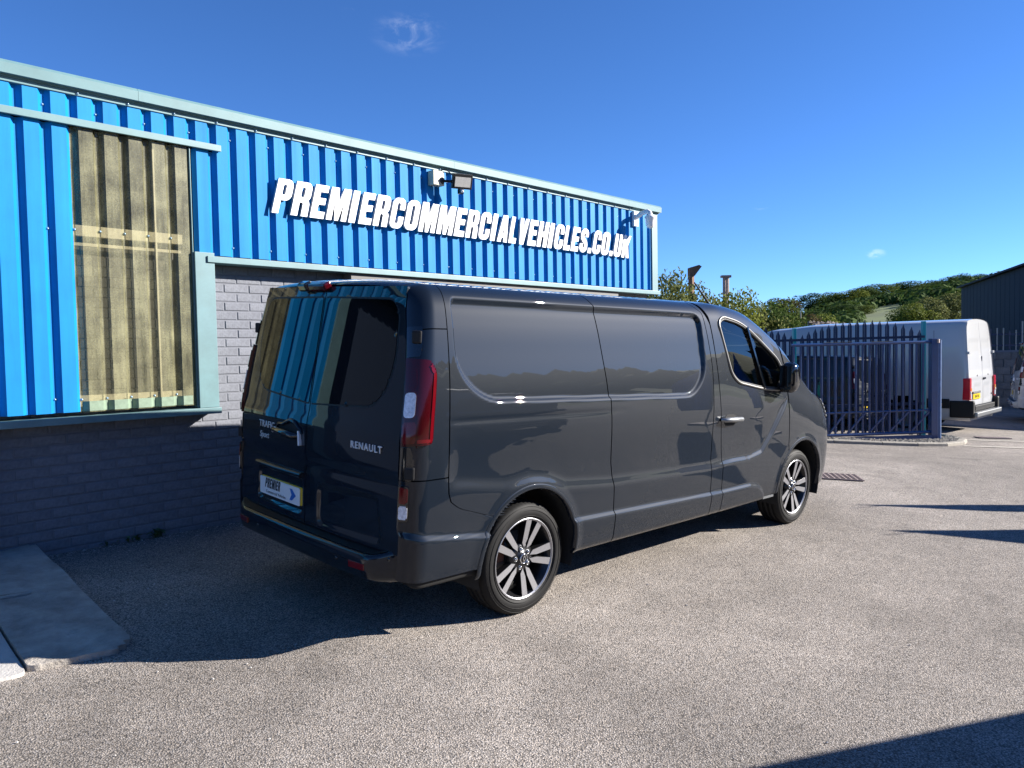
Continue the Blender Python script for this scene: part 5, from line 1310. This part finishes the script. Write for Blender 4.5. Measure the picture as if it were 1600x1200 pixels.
    me = text_mesh('4.0', .06, .002); me.transform(PLACE((-.006, -.72, .80), (0, -1, 0), (0, 0, 1))); link_obj('model_lettering', me, root_, M['gloss_black'])
    mb = MB(); mb.bbox((.2, -.8, .35), (6.2, .8, .6)); mb.build('floor_pan', M['inner_black'], root_)
    for x in (1.25, 5.55):
        mb = MB(); mb.bbox((x - .5, -.70, .3), (x + .5, .70, .9)); mb.build('arch_liner', M['inner_black'], root_)
    return root_
tall = make_tall_van(); hd = math.radians(88); fw = Vector((math.cos(hd), math.sin(hd), 0)); lf = Vector((-fw.y, fw.x, 0))
pos = Vector((14.93, .0, 0)) - lf * .95; tall.location = (pos.x, pos.y, yard_z(pos.x, pos.y) - .02); tall.rotation_euler = (0, 0, hd)
tag(tall, 'tall white van parked behind the blue gate with sunlit rear doors', 'van')

# ------------------------------------------------------------------ more vans of the low kind: one at the frame edge, two out of frame (seen as reflection and shadow)
def park(x, y, head, label, swap=None, skip=()):
    def cp(o, parent):
        base_ = o.name.split('.')[0]
        if base_ in skip: return None
        c = o.copy(); COL.objects.link(c); c.parent = parent
        if swap and o.type == 'MESH':
            for s in c.material_slots:
                nm_ = s.material.name if s.material else ''
                if nm_ in swap: s.link = 'OBJECT'; s.material = swap[nm_]
        for ch in list(o.children): cp(ch, c)
        return c
    c = cp(van, None); n = Vector((-(yard_z(x+1, y)-yard_z(x-1, y))/2, -(yard_z(x, y+1)-yard_z(x, y-1))/2, 1)).normalized(); f = Vector((math.cos(head), math.sin(head), 0)); f = (f - n * f.dot(n)).normalized(); l = n.cross(f)
    c.rotation_euler = Matrix((f, l, n)).transposed().to_euler(); c.location = (x, y, yard_z(x, y)); c['label'] = label; return c
LITE = ('plate_letter', 'plate_caption', 'plate_arrow', 'seat', 'seat_back', 'headrest', 'steering_wheel', 'wheel_bolt', 'bolt_recess', 'hub_badge', 'hub_ring', 'brake_caliper', 'parking_sensor', 'number_plate')
WHITE = {'grey_metallic_paint': M['white_paint']}
park(20.1, -.77, math.radians(-75), 'white van cut off by the frame edge near the block wall', WHITE, LITE)
car = park(13.52, 2.25, math.radians(87), 'dark low vehicle glimpsed between the gate bars beside the tall white van', None, LITE); car.scale = (.84, .9, .78)
park(-10.6, -.55, math.radians(4), 'grey van facing the parked van, seen mirrored in its rear doors', None, LITE)
park(2.41, -6.09, math.radians(-27), 'van beside the camera whose roof shadow falls on the tarmac', None, LITE)

# unseen stand-in flags, added right of frame to cast shadow streaks into the yard
M['flag'] = mat('standin_fabric', (.05, .18, .5), .8)
def flag(tip, h, w, label):
    k = h / SUN.z
    for _ in range(8): bx, by = tip[0] + SUN.x * k, tip[1] + SUN.y * k; z = yard_z(bx, by); k = (h + z - yard_z(*tip)) / SUN.z
    r_ = empty('standin_flag', (bx, by, z)); tag(r_, label, 'flag', 'stand-in flags added out of frame')
    d = Vector((-.60, -.80, 0)); mb = MB(); mb.tube([(0, 0, 0), (0, 0, h * .75), (d.x * .05, d.y * .05, h * .93), (d.x * .16, d.y * .16, h)], [.022, .016, .010, .006], 8); o = mb.build('pole', M['satin_silver'], r_)
    mb = MB(); vs = []
    for i in range(25):
        t = i / 24; zz = h * (.28 + .70 * t); ww = w * math.sin(min(1, (1 - t) * 2.2 + .04) * math.pi / 2) * (.55 + .45 * math.sin(math.pi * (.15 + .8 * t))) ; wob = .05 * math.sin(9 * t)
        vs += [(0, 0, zz), (d.x * ww - d.y * wob, d.y * ww + d.x * wob, zz)]
    mb.add(vs, [(2*i, 2*i+1, 2*i+3, 2*i+2) for i in range(24)], True); o = mb.build('banner', M['flag'], r_); md = o.modifiers.new('thick', 'SOLIDIFY'); md.thickness = .004
    mb = MB(); mb.box((0, 0, .03), (.42, .42, .06)); mb.build('base_plate', M['iron'], r_, bevel=.01)
flag((4.62, -1.12), 2.6, .30, 'narrow stand-in flag added out of frame to cast the long thin shadow'); flag((3.80, -1.72), 2.5, .62, 'broad stand-in flag added out of frame to cast the rounded shadow')

# ------------------------------------------------------------------ far side of the road: block wall, fence, warehouse, posts
M['block'] = mat('dark_stone_block', (.16, .15, .14), .95, noise=(6, .3, 8), bump=(20, .8, .02), var=.18)
bw = empty('block_wall', (25.2, 0, -.55)); tag(bw, 'dark grey block wall across the road below a thin fence', 'wall')
wd = Vector((.673, -.740, 0)); w0 = Vector((22.2, 3.15, 0)); wz = -.62
mb = MB(); mb.beam(w0 + Vector((.02, .02, wz + .93)) , w0 + wd * 9 + Vector((.02, .02, wz + .93)), .17, 1.86); fpart(mb, 'wall_core', M['mortar'], bw)
blk = MB(); blk.box((0, 0, 0), (.435, .20, .212)); blk_me = blk.mesh('block'); blk_me.materials.append(M['block'])
for c in range(8):
    for i in range(20):
        p = w0 + wd * (.22 + i * .45 + (.22 if c % 2 else 0)); o = bpy.data.objects.new('block', blk_me); COL.objects.link(o); o.parent = bw
        o.location = Vector((p.x - .01, p.y - .01, wz + .12 + c * .226)) - Vector(bw.location) + Vector((rng.uniform(-.006, .006), rng.uniform(-.006, .006), 0)); o.rotation_euler = (0, 0, math.atan2(wd.y, wd.x))
M['pale_post'] = mat('weathered_pale', (.30, .29, .26), .8)
pf = empty('paling_fence', (25.2, 0, wz + 1.86)); tag(pf, 'thin weathered paling fence standing on the block wall', 'fence')
for i in range(46):
    p = w0 + wd * (.1 + i * .19); h = .62 + rng.uniform(-.06, .08) + (.30 if i % 12 == 5 else 0); mb = MB(); mb.box((p.x, p.y, wz + 1.86 + h / 2), (.05 + (.05 if i % 12 == 5 else 0), .03, h)); fpart(mb, 'paling', M['pale_post'] if i % 3 else M['navy'], pf)
for h in (.15, .48):
    mb = MB(); mb.beam(w0 + Vector((0, 0, wz + 1.86 + h)), w0 + wd * 9 + Vector((0, 0, wz + 1.86 + h)), .03, .05); fpart(mb, 'fence_rail', M['navy'], pf)
# dark ribbed warehouse
M['ware'] = mat('dark_blue_sheet', (.006, .011, .024), .7, noise=(.8, .15), spec=.2)
wh = empty('warehouse', (56, 6.5, -.6)); tag(wh, 'dark blue ribbed warehouse beyond the white vans', 'warehouse')
A_ = Vector((70.6, 12.83, 0)); B_ = Vector((42.65, 1.18, 0)); ud = (B_ - A_).normalized(); un = Vector((ud.y, -ud.x, 0)); Lw = (B_ - A_).length + 14
un = un if un.dot(CAM - A_) > 0 else -un
npan = 36
for i in range(npan):
    a = A_ + ud * (Lw * i / npan); b = A_ + ud * (Lw * (i + 1) / npan - .06); mb = MB(); q = rng.uniform(-.02, .02)
    mb.add([a + un*.05 + Vector((0,0,-1)), b + un*.05 + Vector((0,0,-1)), b + un*.05 + Vector((0,0,5.95)), a + un*.05 + Vector((0,0,5.95)), a - un*.1 + Vector((0,0,-1)), b - un*.1 + Vector((0,0,-1)), b - un*.1 + Vector((0,0,5.95)), a - un*.1 + Vector((0,0,5.95))],
           [(0,1,2,3),(1,5,6,2),(4,0,3,7),(3,2,6,7)])
    fpart(mb, 'wall_panel', M['ware'], wh)
mb = MB(); mb.prism([(0, -1), (0, 5.93), (-7, 7.6), (-14, 5.93), (-14, -1)], lambda u, z: A_ + un * (u - .05) + Vector((0, 0, z)), lambda u, z: A_ + ud * Lw + un * (u - .05) + Vector((0, 0, z))); o = fpart(mb, 'warehouse_core', M['ware'], wh); fix_normals(o.data)
mb = MB(); mb.beam(A_ + un * .12 + Vector((0, 0, 6.0)) - ud * .3, A_ + ud * Lw + un * .12 + Vector((0, 0, 6.0)), .5, .12); fpart(mb, 'eaves_gutter', M['ware'], wh)
# two rusty columns above the bushes
M['rusty'] = mat('rusty_steel', (.17, .095, .06), .85, .1, noise=(5, .45, 8))
M['pale_steel'] = mat('pale_rusty_steel', (.32, .24, .19), .75, .2, noise=(5, .4, 8))
def at_base(x, y): return land_z(x, y)
p = (23.33, 11.17); r_ = empty('rusty_column', (p[0], p[1], at_base(*p))); tag(r_, 'rusty brown steel column with a hooded bracket above the bushes', 'column')
mb = MB(); mb.bbox((p[0]-.085, p[1]-.085, -.6), (p[0]+.085, p[1]+.085, 4.45)); fpart(mb, 'shaft', M['rusty'], r_, .01)
mb = MB(); mb.prism([(-.10, 4.05), (-.10, 4.48), (.26, 4.58), (.36, 4.52), (.10, 4.18)], lambda u, z: (p[0] + .67*u + .1, p[1] - .74*u + .1, z), lambda u, z: (p[0] + .67*u - .1, p[1] - .74*u - .1, z)); o = fpart(mb, 'bracket', M['rusty'], r_); fix_normals(o.data)
p = (27.89, 12.10); r_ = empty('steel_column', (p[0], p[1], at_base(*p))); tag(r_, 'pale rusty column with a flat cap plate beside the brown one', 'column')
mb = MB(); mb.beam((p[0]-.065, p[1]+.07, -.5), (p[0]-.065, p[1]+.07, 4.42), .06, .06, (1,0,0)); mb.beam((p[0]+.065, p[1]-.07, -.5), (p[0]+.065, p[1]-.07, 4.42), .06, .06, (1,0,0)); mb.beam((p[0], p[1], -.5), (p[0], p[1], 4.42), .03, .16, (1,0,0)); fpart(mb, 'shaft', M['pale_steel'], r_)
mb = MB(); mb.box((p[0], p[1], 4.48), (.42, .24, .10), Matrix.Rotation(-.83, 3, 'Z')); fpart(mb, 'cap_plate', M['pale_steel'], r_, .01)
# rubble heap and a pole on the slope
rb = MB()
for i in range(900):
    t = rng.random(); a = rng.random(); cx, cy = 51.2 + (53.6 - 51.2) * t * 1.0, 17.9 + (15.0 - 17.9) * t; hgt = 3.15 - .35 * t - abs(a - .5) * 1.5 - rng.random() ** 2 * 3; cx += (a - .5) * 3; cy += (a - .5) * 2.4; r = rng.uniform(.08, .26)
    vs = [(cx + r * rng.uniform(.6, 1.3) * sx, cy + r * rng.uniform(.6, 1.3) * sy, hgt + r * rng.uniform(.5, 1) * sz) for sx, sy, sz in ((1,0,0),(0,1,0),(-1,0,0),(0,-1,0),(0,0,1),(0,0,-1))]
    rb.add(vs, [(0,1,4),(1,2,4),(2,3,4),(3,0,4),(1,0,5),(2,1,5),(3,2,5),(0,3,5)])
tag(rb.build('rubble_heap', mat('rubble_stone', (.26, .21, .17), .9, noise=(1.5, .5, 6))), 'heap of pale rubble on the slope above the fence', 'rubble', kind='stuff')
p = (45.74, 16.2); z = land_z(*p); mb = MB(); mb.tube([(0, 0, 0), (0, 0, 3.5 - z)], [.05, .04], 8); o = mb.build('timber_pole', M['pale_post']); o.location = (p[0], p[1], z); tag(o, 'thin pale pole on the slope left of the rubble', 'pole')

# ------------------------------------------------------------------ trees
def leaf_mat(name, c0, c1, trans=.25):
    m, n, L = node_mat(name); b = n['Principled BSDF']; b.inputs['Roughness'].default_value = .8; b.inputs['Specular IOR Level'].default_value = .08
    g = n.new('ShaderNodeNewGeometry'); oi = n.new('ShaderNodeObjectInfo'); cr_ = n.new('ShaderNodeValToRGB'); cr_.color_ramp.elements[0].color = (*c0, 1); cr_.color_ramp.elements[1].color = (*c1, 1)
    ad = n.new('ShaderNodeMath'); ad.operation = 'MULTIPLY_ADD'; ad.inputs[1].default_value = .7; L.new(g.outputs['Random Per Island'], ad.inputs[0])
    m2 = n.new('ShaderNodeMath'); m2.operation = 'MULTIPLY'; m2.inputs[1].default_value = .3; L.new(oi.outputs['Random'], m2.inputs[0]); L.new(m2.outputs[0], ad.inputs[2]); L.new(ad.outputs[0], cr_.inputs[0]); L.new(cr_.outputs[0], b.inputs['Base Color'])
    tl = n.new('ShaderNodeBsdfTranslucent'); L.new(cr_.outputs[0], tl.inputs[0]); mx = n.new('ShaderNodeMixShader'); mx.inputs[0].default_value = trans; L.new(b.outputs[0], mx.inputs[1]); L.new(tl.outputs[0], mx.inputs[2]); L.new(mx.outputs[0], n['Material Output'].inputs[0]); return m
M['leaf_dark'] = leaf_mat('dark_green_leaf', (0.0230, 0.0486, 0.0110), (0.0759, 0.1148, 0.0264)); M['leaf_olive'] = leaf_mat('olive_leaf', (0.0483, 0.0756, 0.0154), (0.1437, 0.1755, 0.0396)); M['leaf_gold'] = leaf_mat('yellow_green_leaf', (0.0633, 0.0945, 0.0154), (0.2070, 0.2228, 0.0396)); M['leaf_light'] = leaf_mat('light_olive_leaf', (.075, .092, .026), (.20, .205, .07)); M['leaf_brown'] = leaf_mat('bronze_leaf', (.036, .034, .014), (.110, .080, .034))
M['bark'] = mat('bark', (.07, .055, .042), .9, noise=(12, .3))
nrng = np.random.default_rng(11)
def crown_mesh(seed, n, leaf, lobes, upright=False):
    """unit crown: x,y within +-.5, z 0..1; leaf-sized faces scattered over overlapping lobes"""
    r = np.random.default_rng(seed); C_ = []; 
    for k in range(lobes):
        a = r.uniform(0, 2*math.pi); rad = r.uniform(.05, .30); zc = r.uniform(.25, .78) if not upright else r.uniform(.2, .7)
        C_.append((rad*math.cos(a), rad*math.sin(a), zc, r.uniform(.13, .24) * (1 if upright else 1.2), r.uniform(.13, .24) * (1.6 if upright else 1.1)))
    C_.append((0, 0, .55, .30, .40)); C_ = np.array(C_); w = C_[:, 3] ** 2 * C_[:, 4]; idx = r.choice(len(C_), n, p=w/w.sum()); c = C_[idx]
    d = r.normal(size=(n, 3)); d /= np.linalg.norm(d, axis=1)[:, None]; rr_ = r.uniform(.55, 1.05, n)[:, None] ** .6
    P = c[:, :3] + d * rr_ * np.stack([c[:, 3], c[:, 3], c[:, 4]], 1)
    P = P[(P[:, 2] > .02)]; d = d[:len(P)]; m_ = len(P)
    nn = d + r.normal(size=(m_, 3)) * .6; nn /= np.linalg.norm(nn, axis=1)[:, None]; t = np.cross(nn, r.normal(size=(m_, 3))); t /= np.linalg.norm(t, axis=1)[:, None]; b = np.cross(nn, t)
    s = leaf * r.uniform(.6, 1.3, m_)[:, None]
    V = np.stack([P - t*s, P - b*s*.6, P + t*s, P + b*s*.6], 1).reshape(-1, 3); F = np.arange(4*m_).reshape(-1, 4)
    me = bpy.data.meshes.new('crown'); me.from_pydata(V.tolist(), [], F.tolist()); me.update(); return me
def trunk_mesh(seed):
    r = random.Random(seed); mb = MB(); mb.tube([(0, 0, -.08), (.01, 0, .2), (.0, .01, .45), (.01, 0, .75)], [.035, .028, .02, .008], 7)
    for k in range(7):
        a = r.uniform(0, 6.28); z = r.uniform(.18, .5); l = r.uniform(.2, .34); mb.tube([(0, 0, z), (l*.5*math.cos(a), l*.5*math.sin(a), z + .12), (l*math.cos(a), l*math.sin(a), z + .30)], [.014, .009, .003], 5)
    return mb.mesh('trunk')
FARC = [crown_mesh(21 + k, 6500, .020, 9) for k in range(4)]; NEARC = [crown_mesh(41 + k, 9000, .017, 20, True) for k in range(3)]; TRK = [trunk_mesh(3), trunk_mesh(4)]
for t_ in TRK: t_.materials.append(M['bark'])
for me in FARC + NEARC: me.materials.append(M['leaf_dark'])
ti = 0
def tree(x, y, top, width, leaf, label, cat='tree', group=None, proto=None, squash=-.06, name='hill_tree', spread=1.75):
    global ti; z = land_z(x, y); h = top - z; r_ = empty(name, (x, y, z)); r_.rotation_euler = (0, 0, ti * 2.1); tag(r_, label, cat, group)
    cm = (proto or FARC)[ti % len(proto or FARC)]; c = bpy.data.objects.new('crown', cm); COL.objects.link(c); c.parent = r_; zb = h * squash; c.location = (0, 0, zb); c.scale = (width * spread, width * spread, (h - zb) * 1.04)
    c.material_slots[0].link = 'OBJECT'; c.material_slots[0].material = M[leaf]
    t = bpy.data.objects.new('trunk', TRK[ti % 2]); COL.objects.link(t); t.parent = r_; t.scale = (width * .8, width * .8, h * .92); ti += 1
def far(x, y, z, k): return (CAM.x + (x - CAM.x) * k, CAM.y + (y - CAM.y) * k, CAM.z + (z - CAM.z) * k)
HILL = [  # x, y, top, width at the surveyed scale; distance factor; leaf; label
 (113.22, 46.47, 8.5, 4.3, 2.5, 'leaf_brown', 'lone dark dome-shaped tree left of the hilltop wood'),
 (126.11, 47.25, 9.83, 4.6, 2.5, 'leaf_dark', 'first tree of the hilltop wood right of the lone dome tree'),
 (131.44, 45.87, 10.07, 4.2, 2.5, 'leaf_dark', 'second tree along the hilltop wood'),
 (130.37, 42.59, 10.24, 5.4, 2.5, 'leaf_gold', 'yellowing rounded tree in the middle of the hilltop wood'),
 (136.5, 42.4, 10.9, 4.6, 2.5, 'leaf_dark', 'dark tree just behind the yellowing one on the hill'),
 (141.94, 41.86, 11.68, 5.7, 2.5, 'leaf_olive', 'tall olive tree near the crest of the hilltop wood'),
 (149.39, 39.66, 12.34, 6.4, 2.5, 'leaf_dark', 'broad tree crowning the highest part of the middle wood'),
 (98.76, 32.48, 6.48, 4.0, 2.2, 'leaf_dark', 'low dark bushy tree below the yellowing hill tree'),
 (100.07, 31.01, 6.04, 3.0, 2.2, 'leaf_olive', 'small olive bush beside the green field'),
 (114.46, 33.15, 7.7, 4.8, 2.4, 'leaf_brown', 'bronze thorn tree above the green field'),
 (89.77, 34.88, 5.35, 3.4, 2.4, 'leaf_dark', 'left end of the dark hedge under the dome tree'),
 (91.51, 32.95, 5.35, 3.9, 2.4, 'leaf_dark', 'right part of the dark hedge under the dome tree'),
 (128.88, 29.3, 9.42, 7.2, 2.2, 'leaf_olive', 'wide olive belt of scrub below the skyline trees'),
 (120.0, 32.5, 8.35, 5.4, 2.3, 'leaf_dark', 'dark scrub between the thorn tree and the olive belt'),
 (161.46, 38.34, 13.09, 4.0, 2.5, 'leaf_dark', 'leftmost of the skyline trees near the warehouse'),
 (165.58, 36.84, 13.93, 4.0, 2.5, 'leaf_dark', 'second of the skyline trees near the warehouse'),
 (170.9, 35.48, 14.49, 4.5, 2.5, 'leaf_dark', 'tallest of the skyline trees near the warehouse'),
 (167.58, 31.67, 14.13, 3.4, 2.5, 'leaf_dark', 'last skyline tree half hidden by the warehouse roof'),
 (80.52, 19.73, 5.28, 3.2, 1.5, 'leaf_gold', 'yellowish bush left of the pale willow scrub'),
 (84.0, 18.93, 6.04, 3.6, 1.5, 'leaf_light', 'pale willow-like bush in front of the hill'),
 (87.62, 17.95, 6.51, 4.0, 1.5, 'leaf_light', 'large pale bush touching the warehouse wall'),
 (57.96, 20.64, 3.81, 2.4, 1.0, 'leaf_brown', 'small bronze shrub beside the rubble heap'),
 (62.77, 21.31, 4.04, 2.6, 1.0, 'leaf_gold', 'small yellow shrub behind the rubble heap')]
for (x, y, tz, w, k, lf_, lab) in HILL:
    X_, Y_, Z_ = far(x, y, tz, k); tree(X_, Y_, max(Z_, land_z(X_, Y_) + 2.5), w * k, lf_, lab, 'tree', 'trees on the hillside')
NEAR = [(17.3, 8.75, 3.75, 1.9, 'leaf_light', 'leafy bush tree rising behind the building corner'), (19.59, 9.29, 3.65, 2.1, 'leaf_gold', 'yellow-green bush tree under the brown column'), (19.09, 8.33, 3.30, 2.0, 'leaf_light', 'olive bush tree between the two rusty columns'),
        (20.54, 8.23, 3.30, 2.2, 'leaf_gold', 'yellow-green bush tree under the pale column'), (21.98, 8.0, 3.0, 2.3, 'leaf_light', 'lower bush tree above the van windscreen'), (22.6, 7.55, 2.85, 2.2, 'leaf_dark', 'darker bush at the right end of the near bushes'), (34.86, 13.31, 3.74, 3.4, 'leaf_olive', 'rounded green tree between the near bushes and the hill')]
for (x, y, tz, w, lf_, lab) in NEAR: tree(x, y, tz, w, lf_, lab, 'tree', 'bushes beside the yard', NEARC, name='bush_tree', spread=1.35)
# thick scrub between the hill trees, too dense to count
scr_ = MB()
def scrub(n_, th0, th1, D0, D1, r0, r1, skip=()):
    for i in range(n_):
        th = rng.uniform(th0, th1); D = rng.uniform(D0, D1)
        if any(a < th < b and c < D < d for a, b, c, d in skip): continue
        x = CAM.x + .74 * D + .673 * th * D; y = CAM.y + .673 * D - .74 * th * D; z = land_z(x, y); R_ = rng.uniform(r0, r1)
        for k in range(46):
            d = Vector((rng.gauss(0, 1), rng.gauss(0, 1), rng.gauss(0, 1))).normalized(); d.z = abs(d.z) * .8; p = Vector((x, y, z)) + Vector((d.x * R_ * 1.25, d.y * R_ * 1.25, d.z * R_ * 1.15)); t = d.orthogonal().normalized(); t.rotate(Matrix.Rotation(rng.uniform(0, 6.28), 3, d)); b = d.cross(t); s = R_ * rng.uniform(.16, .34); t = (t + d * rng.uniform(-.5, .5)) * s; b = b * s * .7
            scr_.add([p - t, p - b, p + t, p + b], [(0, 1, 2, 3)])
scrub(110, .38, .62, 250, 292, 2.0, 4.0)
scrub(90, .40, .62, 215, 285, 2.0, 4.0, skip=[(.448, .50, 200, 270)])
scrub(90, .30, .45, 170, 240, 1.5, 3.0, skip=[(.335, .375, 150, 300), (.43, .5, 150, 300)])
scrub(120, .44, .60, 100, 140, 1.2, 2.4)
scrub(90, .20, .40, 40, 75, .6, 1.3)
tag(scr_.build('hillside_scrub', M['leaf_dark']), 'dense scrub and hedges covering the hill between the trees', 'scrub', kind='stuff')
# wooded hill across the valley behind the camera: one mass, seen only in reflections
wd_ = MB()
for i in range(260):
    x = rng.uniform(-140, 190); a = rng.uniform(95, 220); y = CAM.y - (a - (x - CAM.x) * .25) / .85; z = land_z(x, y); r = rng.uniform(4, 8)
    vs = [(x + r*sx*rng.uniform(.7, 1.2), y + r*sy*rng.uniform(.7, 1.2), z + 3 + r*sz*rng.uniform(.7, 1.1)) for sx, sy, sz in ((1,0,0),(.4,.9,0),(-.8,.5,0),(-.6,-.7,0),(.5,-.8,0),(0,0,1),(0,0,-1))]
    wd_.add(vs, [(k, (k+1) % 5, 5) for k in range(5)] + [((k+1) % 5, k, 6) for k in range(5)], True)
tag(wd_.build('distant_wood', M['leaf_dark']), 'far-off wood on the hill across the valley', 'wood', kind='stuff')
